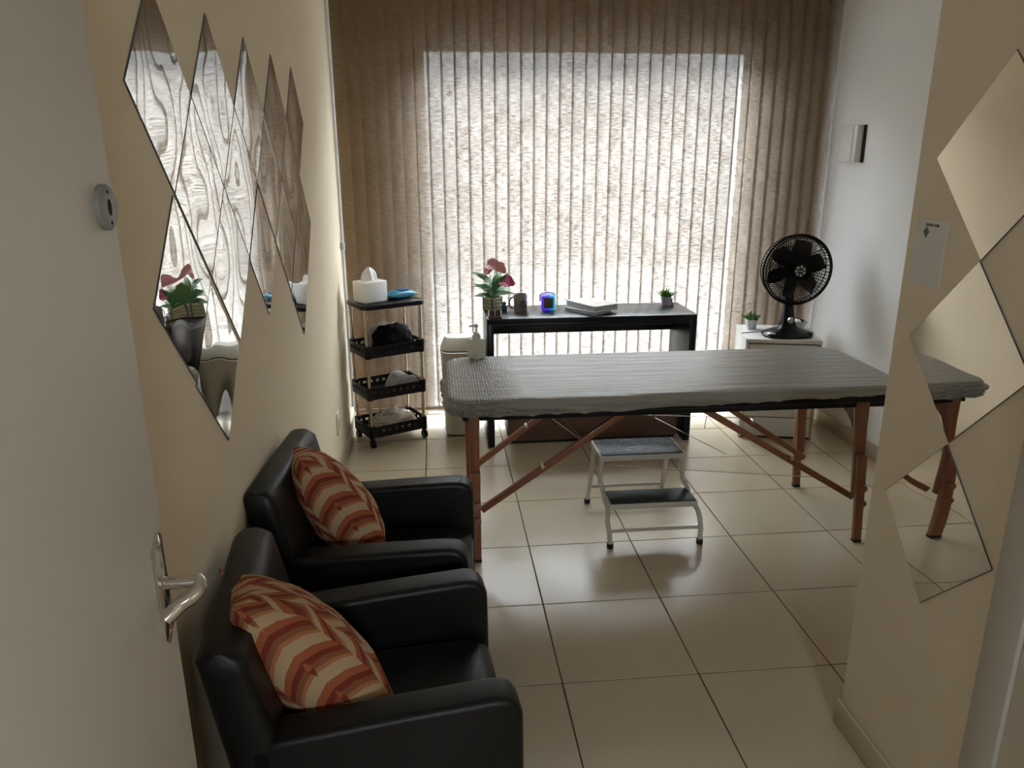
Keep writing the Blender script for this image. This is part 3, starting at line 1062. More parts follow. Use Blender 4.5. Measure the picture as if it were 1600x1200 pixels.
def armchair(loc, rz, label):
    ch = thing('armchair', label, 'armchair', loc, rz, 'black armchairs along the left wall')
    W = 0.535
    ai = W / 2 - 0.085
    # base under the seat
    MB().b2(-0.20, 0.265, -ai + 0.001, ai - 0.001, 0.06, 0.270, 0.012).build('base', M_LEATHER, ch)
    s = MB()
    rings_ = []
    for x, z0, z1 in ((-0.20, 0.272, 0.405), (-0.1, 0.272, 0.415), (0.05, 0.272, 0.422), (0.18, 0.272, 0.424), (0.245, 0.274, 0.418), (0.278, 0.285, 0.400), (0.288, 0.31, 0.375)):
        ring = []
        for (y, z) in rrect(-ai + 0.002, ai - 0.002, z0, z1, 0.025, 4):
            crown = 0.012 * (1 - (y / ai) ** 2) if z > (z0 + z1) / 2 else 0
            ring.append((x, y, z + crown))
        rings_.append(ring)
    s.loft(rings_).build('seat', M_LEATHER, ch)
    for sy in (-1, 1):
        # arm panel: top edge rises slightly to the front, rounded front corner
        p = [(-0.245, 0.05), (0.280, 0.05), (0.292, 0.30), (0.290, 0.515)]
        for q in range(1, 6):
            a = R(90 * q / 6)
            p.append((0.245 + 0.045 * math.cos(a), 0.520 + 0.055 * math.sin(a)))
        p += [(0.235, 0.577), (0.05, 0.567), (-0.16, 0.552), (-0.255, 0.545)]
        y0, y1 = (ai, W / 2) if sy > 0 else (-W / 2, -ai)
        MB().prism(p, 'y', y0, y1, 0.016, 4).build('armrest', M_LEATHER, ch, smooth=50)
    # reclined backrest
    b = MB()
    rings_ = []
    for t, hw in ((0.0, 1), (0.5, 1), (0.9, 1), (0.965, 0.985), (1.0, 0.955)):
        z = 0.28 + 0.47 * t
        xc = -0.205 - 0.075 * t ** 1.3
        th = 0.055 if t < 0.9 else (0.048 if t < 0.99 else 0.03)
        ring = []
        for (y, xx) in rrect(-W / 2 * hw, W / 2 * hw, -th, th * 0.9, 0.026, 4):
            ring.append((xc + xx, y, z))
        rings_.append(ring)
    b.loft(rings_).build('backrest', M_LEATHER, ch, smooth=50)
    for sx in (-0.2, 0.24):
        for sy in (-1, 1):
            MB().lathe([(0, 0), (0.017, 0), (0.022, 0.05), (0, 0.05)], 12, (sx, sy * (W / 2 - 0.045), 0)).build('leg', M_BLACKPL, ch)
    return ch


armchair((-0.565, -0.765, 0), R(-4.5), 'black leatherette armchair farther from the door, next to the massage table')
armchair((-0.525, -1.425, 0), R(5.5), 'black leatherette armchair nearest the open door, in front')


def cushion(P, Q, wdir, w, thick, label, roll_=0.0):
    """P top near corner, Q bottom near corner, the cushion runs w along wdir"""
    P, Q = Vector(P), Vector(Q)
    v = Q - P
    h = v.length
    v.normalize()
    u = Vector(wdir)
    u = (u - v * u.dot(v)).normalized()
    n = u.cross(v).normalized()
    if n.x < 0:
        n = -n
    c = P + v * (h / 2) + u * (w / 2)
    me_ = bpy.data.meshes.new('throw_cushion')
    N = 26
    verts, faces, uvs = [], [], []
    idx = {}
    for side in (1, -1):
        for i in range(N + 1):
            for j in range(N + 1):
                a, b_ = -1 + 2 * i / N, -1 + 2 * j / N
                edge = i in (0, N) or j in (0, N)
                if side == -1 and edge:
                    idx[(side, i, j)] = idx[(1, i, j)]
                    continue
                px_ = a * w / 2 * (1 - 0.09 * (1 - b_ * b_) * abs(a) ** 3)
                py_ = b_ * h / 2 * (1 - 0.09 * (1 - a * a) * abs(b_) ** 3)
                tt = thick / 2 * ((1 - abs(a) ** 2.4) * (1 - abs(b_) ** 2.4)) ** 0.55
                tt *= 1 + 0.13 * b_
                wr_ = 0.007 * noise.noise(Vector((a * 2.1 + w, b_ * 2.6, side * 3 + h * 9))) + 0.006 * max(0, 1 - 3 * abs(noise.noise(Vector((a * 1.3 + 7, b_ * 3.1 + a * 2, side + w * 20)))))
                tt += wr_ * (1 - max(abs(a), abs(b_)) ** 6) * side * side
                co = u * px_ + v * py_ + n * (side * tt)
                idx[(side, i, j)] = len(verts)
                verts.append(co)
        for i in range(N):
            for j in range(N):
                q = (idx[(side, i, j)], idx[(side, i + 1, j)], idx[(side, i + 1, j + 1)], idx[(side, i, j + 1)])
                faces.append(q if side < 0 else q[::-1])
                uvq = [(i / N, j / N), ((i + 1) / N, j / N), ((i + 1) / N, (j + 1) / N), (i / N, (j + 1) / N)]
                uvs += uvq if side < 0 else uvq[::-1]
    me_.from_pydata(verts, [], faces)
    lay = me_.uv_layers.new(name='UVMap')
    for k_, uvv in enumerate(uvs):
        lay.data[k_].uv = uvv
    me_.materials.append(M_CUSHION)
    me_.polygons.foreach_set('use_smooth', [True] * len(me_.polygons))
    me_.update()
    o = bpy.data.objects.new('throw_cushion', me_)
    COL.objects.link(o)
    o.location = c
    bm_ = bmesh.new()
    bm_.from_mesh(me_)
    bmesh.ops.recalc_face_normals(bm_, faces=bm_.faces)
    bm_.to_mesh(me_)
    bm_.free()
    return tag(o, label, 'cushion', 'printed cushions on the armchairs')


cushion((-0.768, -0.870, 0.795), (-0.545, -0.858, 0.440), (-0.06, 0.85, -0.50), 0.27, 0.19, 'orange and cream zigzag cushion on the farther armchair')
cushion((-0.768, -1.628, 0.800), (-0.470, -1.600, 0.428), (-0.06, 0.85, -0.52), 0.29, 0.20, 'orange and cream zigzag cushion on the front armchair')

# ------------------------------------------------------------------ desk and what is on it
DX0, DX1, DY0, DY1, DZ = -0.093, 1.098, 1.172, 1.545, 0.757
dk = thing('desk', 'narrow black desk standing in front of the blind', 'desk', (DX0, DY0, 0))
dw, dd = DX1 - DX0, DY1 - DY0
MB().b2(0, dw, 0, dd, DZ - 0.03, DZ, 0.0015).build('desktop', M_DESK, dk)
MB().b2(0, 0.038, 0.0, dd, 0, DZ - 0.03, 0.001).build('side_panel', M_DESK, dk)
MB().b2(dw - 0.038, dw, 0.0, dd, 0, DZ - 0.03, 0.001).build('side_panel', M_DESK, dk)
MB().b2(0.038, dw - 0.038, dd - 0.018, dd, DZ - 0.165, DZ - 0.03, 0.001).build('back_apron', M_DESK, dk)
MB().b2(0.038, dw - 0.038, 0.0, 0.02, DZ - 0.052, DZ - 0.03, 0.001).build('front_rail', M_DESK, dk)

bx = thing('storage_box', 'low brown box standing under the black desk', 'box', (0.53, 1.215, 0))
MB().b2(-0.5, 0.5, 0.0, 0.30, 0.018, 0.30, 0.006).build('body', M_BOX, bx)
MB().b2(-0.505, 0.505, -0.004, 0.304, 0.30, 0.318, 0.004).build('lid', M_BOX, bx)
MB().b2(-0.49, 0.49, 0.01, 0.29, 0.0, 0.018).build('plinth', M_BLACKPL, bx)

# flower planter
pt = thing('flower_planter', 'wooden slat planter with pink artificial flowers on the left of the desk', 'planter', (-0.042, 1.43, DZ), R(38))
for lv_ in range(4):
    for a in range(4):
        z0 = 0.004 + lv_ * 0.0195
        MB().box((0, -0.0385, z0 + 0.0085), (0.072, 0.005, 0.0165), 0.001).build('plank', M_PLANK, pt, rot=(0, 0, a * PI / 2))
pf = MB()
pf.b2(-0.036, 0.036, -0.036, 0.036, 0, 0.068)
for sx in (-1, 1):
    for sy in (-1, 1):
        pf.b2(sx * 0.038 - 0.003, sx * 0.038 + 0.003, sy * 0.038 - 0.003, sy * 0.038 + 0.003, 0, 0.082)
pf.build('frame', M_PLANKD, pt)
MB().b2(-0.034, 0.034, -0.034, 0.034, 0.068, 0.072).build('soil', M_SOIL, pt)
rg = random.Random(3)
for q in range(15):
    a = q * 2.4 + rg.uniform(-0.3, 0.3)
    el = rg.uniform(0.5, 1.3)
    MB().leaf((0.008 * math.cos(a), 0.008 * math.sin(a), 0.07 + 0.006 * q), (math.cos(a), math.sin(a), el), rg.uniform(0.085, 0.125), 0.042, rg.uniform(0.4, 0.8), up=(-0.3, -0.6, 0.75)).build('leaf', M_LEAF, pt)
cs, sn = math.cos(-R(38)), math.sin(-R(38))


def pl_local(x, y, z):  # offset in room axes -> planter axes
    return Vector((x * cs - y * sn, x * sn + y * cs, z))


def flower(tip, facing, ln, wd, m, name='flower'):
    t = pl_local(*tip)
    fdir = pl_local(*facing).normalized()
    stem = MB().tube([(0, 0, 0.07), (t.x * 0.35, t.y * 0.35, 0.07 + (t.z - 0.07) * 0.6), tuple(t)], 0.0018, 6).build('stem', M_LEAF, pt)
    f_ = MB()
    for sgn in (-1, 0, 1):
        side = Vector((-fdir.y, fdir.x, 0.0))
        f_.leaf(t, fdir + side * (0.55 * sgn), ln, wd, 0.25, 0.4, up=tuple(pl_local(-0.2, -0.8, 0.6)))
    fo = f_.build(name, m, stem)
    MB().tube([t, t + fdir * (ln * 0.55) + Vector((0, 0, 0.01))], [0.003, 0.0022], 6).build('spadix', M_SPADIX, stem)


flower((-0.030, -0.015, 0.270), (0.9, -0.3, -0.10), 0.095, 0.07, M_PETAL)
flower((0.022, 0.0, 0.262), (0.8, -0.3, -0.5), 0.075, 0.06, M_PETAL)
flower((-0.045, -0.01, 0.215), (0.5, -0.4, 0.5), 0.062, 0.042, M_PETAL)
flower((0.062, -0.02, 0.172), (0.5, -0.5, -0.1), 0.072, 0.075, M_PETAL2)
flower((0.082, -0.01, 0.188), (-0.2, -0.6, -0.5), 0.06, 0.062, M_PETAL2)

# teal figurine and card stand
tg = thing('figurine', 'tiny dark teal figurine beside the wooden planter', 'figurine', (0.024, 1.40, DZ))
MB().lathe([(0, 0), (0.014, 0), (0.017, 0.012), (0.014, 0.026), (0.009, 0.034), (0, 0.036)], 16).build('body', M_TEAL, tg)
MB().blob((0.0, 0, 0.043), (0.012, 0.011, 0.011), 0.1, 2, 2).build('head', M_TEAL, tg)
MB().tube([(0.008, 0, 0.022), (0.02, -0.004, 0.030), (0.032, -0.004, 0.028)], [0.005, 0.004, 0.003], 8).build('arm', M_TEAL, tg)
cd = thing('card_stand', 'small dark red stand with gold frames at the front left of the desk', 'card stand', (-0.045, 1.205, DZ))
MB().b2(-0.037, 0.037, -0.02, 0.02, 0, 0.011, 0.002).build('base', M_CARDRED, cd)
for xx in (-0.034, 0.0, 0.034):
    MB().box((xx, 0.004, 0.026), (0.004, 0.004, 0.034), 0.001, 1, Matrix.Rotation(R(-12 if xx else 0), 4, 'X')).build('upright', M_GOLD, cd)
MB().b2(-0.032, 0.032, 0.008, 0.012, 0.011, 0.040).build('card', M_CARDRED, cd, smooth=0)

# mug
mg = thing('mug', 'grey brown mug with black lettering on the desk', 'mug', (0.116, 1.385, DZ))
MB().lathe([(0, 0), (0.036, 0), (0.0385, 0.003), (0.0385, 0.097), (0.037, 0.099), (0.0355, 0.097), (0.0355, 0.006), (0, 0.006)], 36).build('cup', M_MUG, mg)
hp = [(-0.037 - 0.027 * math.sin(PI * q / 12) ** 0.8, 0.0, 0.05 - 0.032 * math.cos(PI * q / 12)) for q in range(13)]
MB().tube(hp, 0.0048, 10).build('handle', M_MUG, mg)
for txt, zz, sz in (('MA', 0.058, 0.021), ('TURA', 0.036, 0.021)):
    me = text_mesh(txt, sz)
    for v in me.vertices:
        ang = v.co.x / 0.0388 + 0.32
        v.co = Vector((0.0388 * math.sin(ang), -0.0388 * math.cos(ang) - (v.co.z + 0.0003) * 0.3, v.co.y))
    me.materials.append(M_INK)
    o = bpy.data.objects.new('lettering', me)
    COL.objects.link(o)
    o.parent = mg
    o.location = (0, 0, zz)

# light-up speaker
sp_ = thing('cube_speaker', 'small cube speaker glowing purple blue and teal on the desk', 'speaker', (0.281, 1.405, DZ), R(-6))
MB().b2(-0.041, 0.041, -0.034, 0.034, 0.0, 0.088, 0.014, 4).build('body', M_RGB, sp_)
MB().b2(-0.027, 0.027, -0.038, -0.034, 0.016, 0.076, 0.0015).build('grille', M_MESHFRONT, sp_)
sh = [(-0.047, 0, 0.050), (-0.048, 0, 0.085), (-0.036, 0, 0.098), (0.0, 0, 0.102), (0.030, 0, 0.097), (0.040, 0, 0.084)]
MB().tube(sh, 0.0048, 8).build('strap', M_SILVER, sp_)

# books
b1 = thing('book', 'thin white book under the thick one on the desk', 'book', (0.505, 1.345, DZ), R(-52), 'books on the desk')
MB().b2(-0.115, 0.115, -0.075, 0.075, 0, 0.003).build('cover', M_BOOKB, b1, smooth=0)
MB().b2(-0.112, 0.112, -0.072, 0.074, 0.003, 0.013).build('pages', M_BOOKP, b1, smooth=0)
MB().b2(-0.115, 0.115, -0.075, 0.075, 0.013, 0.016).build('cover', M_BOOKB, b1, smooth=0)
b2_ = thing('book', 'thick book with grey photo cover, top of the pile on the desk', 'book', (0.527, 1.355, DZ + 0.0165), R(-62), 'books on the desk')
MB().b2(-0.13, 0.13, -0.088, 0.088, 0, 0.003).build('cover', M_BOOKB, b2_, smooth=0)
MB().b2(-0.127, 0.127, -0.084, 0.086, 0.003, 0.031).build('pages', M_BOOKP, b2_, smooth=0)
MB().b2(-0.13, 0.13, -0.088, 0.088, 0.031, 0.034).build('cover', M_BOOKW, b2_, smooth=0)


def succulent(loc, label, pm_, hgt, wid, leafs, spread, seed, sq=True):
    o = thing('potted_plant', label, 'plant', loc)
    p = MB()
    n = 6
    rings_ = []
    for (r, z) in ((wid * 0.68, 0), (wid, hgt), (wid * 0.9, hgt), (wid * 0.85, hgt * 0.9)):
        rings_.append([(r * math.cos(2 * PI * k_ / n + 0.5), r * math.sin(2 * PI * k_ / n + 0.5), z) for k_ in range(n)])
    p.loft(rings_).build('pot', pm_, o, smooth=25)
    rgl = random.Random(seed)
    fo = MB()
    for q in range(leafs):
        a = rgl.uniform(0, 2 * PI)
        rr = rgl.uniform(0, wid * 0.8)
        el = rgl.uniform(0.5, 2.2)
        fo.leaf((rr * math.cos(a), rr * math.sin(a), hgt * 0.88), (math.cos(a) * (0.3 + rr / wid), math.sin(a) * (0.3 + rr / wid), el), rgl.uniform(0.6, 1.0) * spread, spread * 0.22, rgl.uniform(-0.1, 0.4), 0.2, n=3)
    fo.build('foliage', M_LEAF2, o)
    return o


succulent((1.003, 1.475, DZ), 'small leafy plant in grey pot at the right of the desk', M_POTGREY, 0.052, 0.034, 60, 0.06, 5)
fg = thing('figurine', 'tiny pinkish figurine in front of the grey potted plant', 'figurine', (1.020, 1.425, DZ))
MB().lathe([(0, 0), (0.016, 0), (0.018, 0.010), (0.012, 0.024), (0.008, 0.028), (0, 0.028)], 14).build('body', M_PINKFIG, fg)
MB().blob((-0.002, 0, 0.036), (0.012, 0.011, 0.011), 0.15, 2, 2).build('head', M_PINKFIG, fg)

# ------------------------------------------------------------------ nightstand with fan, plant, bowl
NX, NY, NR = 1.405, 1.195, R(-13.5)
NW, ND, NH = 0.425, 0.40, 0.602
ns = thing('side_cabinet', 'small white side cabinet in the right corner under the fan', 'cabinet', (NX, NY, 0), NR)
MB().b2(0, NW, -0.006, ND, NH - 0.022, NH, 0.002).build('top', M_NIGHT, ns)
MB().b2(0.002, 0.02, 0.0, ND - 0.004, 0.006, NH - 0.022, 0.001).build('side_panel', M_NIGHT, ns)
MB().b2(NW - 0.02, NW - 0.002, 0.0, ND - 0.004, 0.006, NH - 0.022, 0.001).build('side_panel', M_PINE, ns)
MB().b2(0.02, NW - 0.02, ND - 0.014, ND - 0.006, 0.006, NH - 0.022).build('back_panel', M_NIGHT, ns)
MB().b2(0.02, NW - 0.02, 0.012, ND - 0.014, 0.03, 0.045).build('bottom_panel', M_NIGHTEDGE, ns)
MB().b2(0.02, NW - 0.02, 0.012, ND - 0.014, 0.42, 0.432).build('shelf', M_NIGHTEDGE, ns)
dr = MB().b2(0.023, NW - 0.023, -0.002, 0.012, 0.445, NH - 0.030, 0.001).build('drawer_front', M_NIGHT, ns)
MB().tube([(NW / 2, -0.002, 0.51), (NW / 2, -0.018, 0.51)], [0.006, 0.011], 12).build('knob', M_CHROME, dr)
dr = MB().b2(0.023, NW - 0.023, -0.002, 0.012, 0.135, 0.438, 0.001).build('cabinet_door', M_NIGHT, ns)
dr2 = MB().b2(0.023, NW - 0.023, -0.002, 0.012, 0.014, 0.128, 0.001).build('drawer_front', M_NIGHT, ns)
MB().tube([(NW - 0.055, -0.002, 0.112), (NW - 0.055, -0.016, 0.112)], [0.005, 0.009], 12).build('knob', M_CHROME, dr2)
MB().b2(0.004, NW - 0.004, 0.002, ND - 0.01, 0.0, 0.006).build('plinth', M_NIGHTEDGE, ns, smooth=0)


def on_ns(lx_, ly_):
    return (NX + lx_ * math.cos(NR) - ly_ * math.sin(NR), NY + lx_ * math.sin(NR) + ly_ * math.cos(NR), NH)


# fan
fx, fy, fz = 1.672, 1.245, NH
fan = thing('table_fan', 'black table fan with round grille on the white side cabinet', 'fan', (fx, fy, fz), R(-3))
fb = MB()
rr_ = []
for z, k_ in ((0.0, 1.0), (0.012, 1.03), (0.026, 0.93), (0.04, 0.66), (0.052, 0.42), (0.065, 0.33)):
    ring = []
    for q in range(40):
        a = 2 * PI * q / 40
        e = 0.75
        ca, sa = math.cos(a), math.sin(a)
        x = 0.142 * math.copysign(abs(ca) ** e, ca) * k_
        y = 0.095 * math.copysign(abs(sa) ** e, sa) * (k_ if z < 0.05 else k_ * 1.05)
        ring.append((x, y, z))
    rr_.append(ring)
fb.loft(rr_).build('base', M_FANBLACK, fan)
for sx in (-1, 1):
    MB().blob((sx * 0.108, -0.045, 0.026), (0.03, 0.03, 0.007), 0.0, 1, 2).build('side_panel', M_SILVER if sx < 0 else M_FANBLACK, fan)
nk = MB()
rr_ = []
for z, wx, wy, yo in ((0.05, 0.050, 0.036, 0.005), (0.09, 0.036, 0.03, 0.012), (0.15, 0.029, 0.026, 0.02), (0.22, 0.026, 0.024, 0.03), (0.30, 0.024, 0.022, 0.045), (0.36, 0.03, 0.03, 0.055)):
    rr_.append([(x, y + yo, z) for x, y in rrect(-wx, wx, -wy, wy, 0.012, 3)])
nk.loft(rr_).build('neck', M_FANBLACK, fan)
MB().tube([(0.002, -0.022, 0.098), (0.002, -0.038, 0.096)], [0.019, 0.016], 20).build('speed_dial', M_SILVER, fan)
HZ = 0.392
FR = 0.196
hd = MB()
hd.tube([(0, 0.00, HZ), (0, 0.05, HZ), (0, 0.10, HZ), (0, 0.14, HZ)], [0.055, 0.062, 0.056, 0.03], 24)
hd.build('motor_housing', M_FANBLACK, fan)


def ring_pts(r, y, n=64):
    return [(r * math.cos(2 * PI * q / n), y, HZ + r * math.sin(2 * PI * q / n)) for q in range(n + 1)]


g = MB()
g.tube(ring_pts(FR, -0.052), 0.0068, 8, False)
g.tube(ring_pts(FR - 0.012, -0.064), 0.0045, 8, False)
g.build('grille_ring', M_FANBLACK, fan)
g = MB()
nr = 84
for q in range(nr):
    a0 = 2 * PI * q / nr
    pts = []
    for s in range(9):
        t = s / 8
        r = 0.034 + (FR - 0.04) * t
        a = a0 + 0.85 * (1 - t) ** 1.5
        y = -0.085 + 0.030 * t ** 3
        pts.append((r * math.cos(a), y, HZ + r * math.sin(a)))
    g.tube(pts, 0.0021, 4, False)
g.build('front_grille', M_FANBLACK, fan)
g = MB()
for q in range(64):
    a = 2 * PI * q / 64
    pts = []
    for r, y in ((FR, -0.050), (FR - 0.002, -0.02), (FR - 0.010, 0.012), (FR - 0.03, 0.035), (0.12, 0.052), (0.06, 0.06)):
        pts.append((r * math.cos(a), y, HZ + r * math.sin(a)))
    g.tube(pts, 0.0022, 4, False)
g.tube(ring_pts(FR - 0.006, 0.004), 0.003, 6, False)
g.tube(ring_pts(0.12, 0.052), 0.003, 6, False)
g.build('rear_grille', M_FANBLACK, fan)
MB().tube([(0, -0.075, HZ), (0, -0.089, HZ), (0, -0.093, HZ)], [0.036, 0.036, 0.03], 28).build('grille_hub', M_FANBLACK, fan)
em = MB()
for q in range(7):
    a = 2 * PI * q / 7
    vs = []
    for r, da in ((0.017, 0.0), (0.031, 0.25), (0.0315, 0.72), (0.018, 0.62)):
        vs.append((r * math.cos(a + da), HZ + r * math.sin(a + da)))
    em.prism(vs, 'y', -0.0955, -0.092)
em.build('hub_emblem', M_SILVER, fan, smooth=0)
MB().box((0, -0.0945, HZ), (0.024, 0.002, 0.005), 0.0006, 1).build('nameplate', M_SILVER, fan)
for q in range(6):
    a = 2 * PI * q / 6 + 0.3
    bl = MB()
    rows_ = []
    for s in range(7):
        t = s / 6
        r = 0.03 + 0.135 * t
        hw = 0.22 + 0.30 * math.sin(PI * min(1, 0.25 + 0.75 * t)) * (1 - 0.3 * t)
        rows_.append([(r * math.cos(a + d * hw), -0.028 + 0.022 * d, HZ + r * math.sin(a + d * hw)) for d in (-1, -0.33, 0.33, 1)])
    for sgn in (0, 1):
        vs = [[bl.bm.verts.new((p[0], p[1] + 0.0014 * sgn, p[2])) for p in row] for row in rows_]
        for u_, v_ in zip(vs[:-1], vs[1:]):
            for c in range(3):
                fv = (u_[c], u_[c + 1], v_[c + 1], v_[c])
                bl.bm.faces.new(fv if sgn else fv[::-1])
    bl.build('blade', M_FANBLACK, fan)
MB().tube([(0, -0.04, HZ), (0, -0.005, HZ)], 0.028, 20).build('blade_hub', M_FANBLACK, fan)
MB().tube([(-0.10, 0.075, 0.012), (-0.15, 0.085, 0.006), (-0.20, 0.085, 0.003), (-0.245, 0.07, 0.003)], 0.0022, 6).build('power_cord', M_BLACKPL, fan)

p_ = on_ns(0.085, 0.285)
succulent((p_[0] - 0.015, p_[1], p_[2]), 'small succulent in white faceted pot on the side cabinet', M_POTWHITE, 0.058, 0.040, 70, 0.055, 11)
p_ = on_ns(0.345, 0.30)
bw = thing('bowl', 'small grey glass bowl behind the fan on the side cabinet', 'bowl', p_)
MB().lathe([(0, 0), (0.026, 0), (0.045, 0.018), (0.056, 0.042), (0.058, 0.052), (0.055, 0.052), (0.052, 0.042), (0.041, 0.021), (0.022, 0.006), (0, 0.006)], 30).build('bowl_body', M_BOWL, bw)
o = MB().blob((0, 0, 0), (0.022, 0.020, 0.016), 0.3, 3, 2, 4).build('crumpled_paper', M_TISSUE, None, loc=(p_[0] - 0.006, p_[1] - 0.008, p_[2] + 0.048))
tag(o, 'crumpled white paper lying in the glass bowl', 'paper')
o = MB().blob((0, 0, 0), (0.030, 0.016, 0.012), 0.2, 3, 2, 9).build('dark_trinket', M_BLACKPL, None, loc=(p_[0] + 0.018, p_[1] + 0.022, p_[2] + 0.050))
tag(o, 'dark small object at the rim of the glass bowl', 'trinket')

# ------------------------------------------------------------------ waste bin
wb = thing('waste_bin', 'tall beige plastic waste bin between the cart and the desk', 'waste bin', (-0.232, 1.475, 0), R(0))


def sq(r1, r2, z, n=40, e=0.55, cy=0.0):
    out = []
    for q in range(n):
        a = 2 * PI * q / n
        ca, sa = math.cos(a), math.sin(a)
        out.append((r1 * math.copysign(abs(ca) ** e, ca), cy + r2 * math.copysign(abs(sa) ** e, sa), z))
    return out


MB().loft([sq(0.098, 0.098, 0.012), sq(0.104, 0.104, 0.03), sq(0.118, 0.112, 0.50), sq(0.121, 0.115, 0.505), sq(0.121, 0.115, 0.520), sq(0.117, 0.111, 0.522)]).build('body', M_BIN, wb)
MB().loft([sq(0.092, 0.092, 0.0), sq(0.092, 0.092, 0.012)]).build('base', M_BINDARK, wb)
MB().loft([sq(0.112, 0.106, 0.522), sq(0.111, 0.105, 0.528)]).build('slot', M_BINDARK, wb)
MB().loft([sq(0.119, 0.104, 0.528, cy=0.006), sq(0.117, 0.102, 0.534, cy=0.006), sq(0.095, 0.066, 0.588, cy=0.03), sq(0.091, 0.062, 0.592, cy=0.03)]).build('lid', M_BIN, wb)

# ------------------------------------------------------------------ rolling cart
CA = math.atan2(0.150, 0.293)
cw, cdp = 0.329, 0.216
ct = thing('rolling_cart', 'four-tier black rolling cart with chrome posts in the left corner', 'cart', (-0.757, 1.245, 0), CA)
for x in (0, cw):
    for y in (0, cdp):
        MB().tube([(x, y, 0.055), (x, y, 0.815)], 0.0095, 12).build('post', M_CARTPOST, ct)
        cst = MB().tube([(x, y, 0.04), (x, y, 0.07)], [0.012, 0.014], 10).build('caster', M_BLACKPL, ct)
        MB().tube([(x - 0.011, y - 0.006, 0.0235), (x + 0.011, y - 0.006, 0.0235)], 0.0235, 18).build('wheel', M_BLACKPL, cst)
MB().loft([[(x, y, z) for x, y in rrect(-0.024 + i, cw + 0.03 - i, -0.03 + i, cdp + 0.022 - i, 0.04, 6)] for z, i in ((0.808, 0.004), (0.812, 0.0), (0.832, 0.0), (0.836, 0.004))]).build('top_shelf', M_BLACKPL, ct)
for zb in (0.535, 0.292, 0.062):
    bs = bpy.data.objects.new('basket', None)
    COL.objects.link(bs)
    bs.parent = ct
    hgt = 0.066
    o0, o1, i0, i1 = -0.018, cw + 0.018, -0.018, cdp + 0.018
    MB().b2(o0 + 0.01, o1 - 0.01, i0 + 0.01, i1 - 0.01, zb, zb + 0.006, 0.001).build('tray', M_BLACKPL, bs)
    wl = MB()
    # slotted walls: two rails and uprights
    for z0, z1 in ((zb, zb + 0.030), (zb + 0.046, zb + hgt)):
        wl.b2(o0 + 0.012, o1 - 0.012, i0, i0 + 0.004, z0, z1)
        wl.b2(o0 + 0.012, o1 - 0.012, i1 - 0.004, i1, z0, z1)
        wl.b2(o0, o0 + 0.004, i0 + 0.012, i1 - 0.012, z0, z1)
        wl.b2(o1 - 0.004, o1, i0 + 0.012, i1 - 0.012, z0, z1)
    for q in range(9):
        xx = o0 + 0.02 + (o1 - o0 - 0.04) * q / 8
        wdt = 0.020
        for ya in (i0, i1 - 0.004):
            wl.b2(xx - wdt / 2, xx + wdt / 2, ya, ya + 0.004, zb + 0.030, zb + 0.046)
        if q < 6:
            yy = i0 + 0.02 + (i1 - i0 - 0.04) * q / 5
            for xa in (o0, o1 - 0.004):
                wl.b2(xa, xa + 0.004, yy - wdt / 2, yy + wdt / 2, zb + 0.030, zb + 0.046)
    for zz in (0.038,):
        wl.b2(o0 + 0.012, o1 - 0.012, i0, i0 + 0.004, zb + zz - 0.002, zb + zz + 0.002)
    wl.build('slotted_rim', M_BLACKPL, bs, smooth=0)
    for x in (0, cw):
        for y in (0, cdp):
            MB().lathe([(0.0100, -0.004), (0.018, -0.004), (0.019, 0.01), (0.019, hgt + 0.004), (0.0100, hgt + 0.004)], 14, (x, y, zb)).build('post_sleeve', M_BLACKPL, bs)


def on_ct(x, y, z):
    return (-0.757 + x * math.cos(CA) - y * math.sin(CA), 1.245 + x * math.sin(CA) + y * math.cos(CA), z)


tx = thing('tissue_box', 'white tissue box with a tissue pulled out on the cart top', 'tissue box', on_ct(0.075, 0.095, 0.8362), CA + R(12))
MB().b2(-0.075, 0.075, -0.062, 0.062, 0, 0.118, 0.008, 3).build('box', M_TISSUEBOX, tx)
ts = MB()
rr_ = []
for t in range(6):
    z = 0.1175 + 0.070 * t / 5
    k_ = (1 - (t / 5) ** 2.6 * 0.8)
    rr_.append([(0.052 * k_ * math.cos(2 * PI * q / 30) * (1 + 0.10 * math.sin(5 * 2 * PI * q / 30)), 0.022 * k_ * math.sin(2 * PI * q / 30) * (1 + 0.25 * math.sin(7 * 2 * PI * q / 30 + t * 0.2)), z + 0.004 * math.sin(3 * 2 * PI * q / 30)) for q in range(30)])
ts.loft(rr_).build('tissue', M_TISSUE, tx, smooth=70)

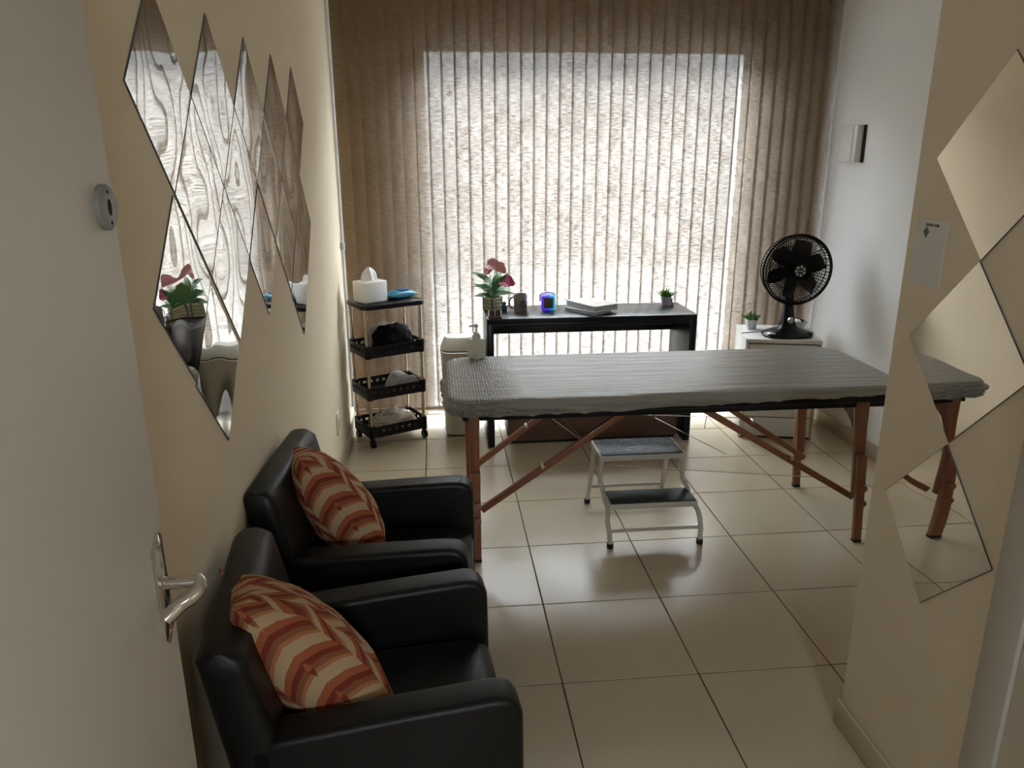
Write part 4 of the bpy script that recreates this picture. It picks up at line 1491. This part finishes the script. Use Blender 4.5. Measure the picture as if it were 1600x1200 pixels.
wp = thing('wet_wipes_pack', 'blue soft pack of wipes on the cart top', 'wipes pack', on_ct(0.262, 0.095, 0.8362), CA + R(8))
wm = MB()
rr_ = []
for x in (-0.085, -0.078, -0.06, -0.03, 0.0, 0.03, 0.06, 0.078, 0.085):
    k_ = max(0.06, 1 - (abs(x) / 0.085) ** 4)
    rr_.append([(x, 0.052 * math.cos(2 * PI * q / 20) * (0.9 + 0.1 * k_), 0.024 + 0.024 * k_ * math.copysign(abs(math.sin(2 * PI * q / 20)) ** 0.7, math.sin(2 * PI * q / 20)) + 0.003 * noise.noise(Vector((x * 40, q * 0.5, 1)))) for q in range(20)])
wm.loft(rr_).build('pouch', M_WIPES, wp)
MB().box((0.005, -0.006, 0.049), (0.06, 0.05, 0.006), 0.002).build('resealable_lid', M_WIPES2, wp)

o = MB().blob((0, 0, 0), (0.125, 0.075, 0.098), 0.22, 2.0, 4, 2.0, flat=-0.055).build('black_bag', M_BAGBLACK, None, loc=on_ct(0.185, 0.082, 0.598), rot=(0, 0, CA))
tag(o, 'black pouch filling the upper basket of the cart', 'pouch')
o = MB().blob((0, 0, 0), (0.125, 0.022, 0.095), 0.3, 2.5, 4, 5.0, flat=-0.045).build('beige_cloth', M_CLOTH, None, loc=on_ct(0.19, 0.185, 0.588), rot=(0, 0, CA))
tag(o, 'beige cloth behind the black pouch in the upper basket', 'cloth')
gc = thing('grey_roll', 'grey rounded fabric item in the middle basket of the cart', 'fabric item', on_ct(0.235, 0.105, 0.2985), CA)
MB().loft([[(0.072 * math.cos(PI * q / 16) + 0.0, y, 0.098 * s_ * math.sin(PI * q / 16)) for q in range(17)] for y, s_ in ((-0.06, 0.8), (-0.05, 0.98), (0.0, 1.0), (0.05, 0.98), (0.06, 0.8))]).build('roll', M_GREYCAP, gc)
MB().loft([[(0.05 + 0.048 * math.cos(PI * q / 16), y, 0.088 * s_ * math.sin(PI * q / 16)) for q in range(17)] for y, s_ in ((-0.078, 0.85), (-0.07, 1.0), (-0.062, 1.0))]).build('flap', M_GREYCAP, gc)
MB().box((0.082, -0.074, 0.068), (0.02, 0.012, 0.012), 0.003).build('tag', M_REDDISH, gc)
o = MB().blob((0, 0, 0), (0.135, 0.085, 0.075), 0.35, 2.4, 4, 8.0, flat=-0.028).build('plastic_bag', M_BAGCLEAR, None, loc=on_ct(0.175, 0.105, 0.0968), rot=(0, 0, CA))
tag(o, 'crumpled cloudy plastic bag in the bottom basket of the cart', 'bag')
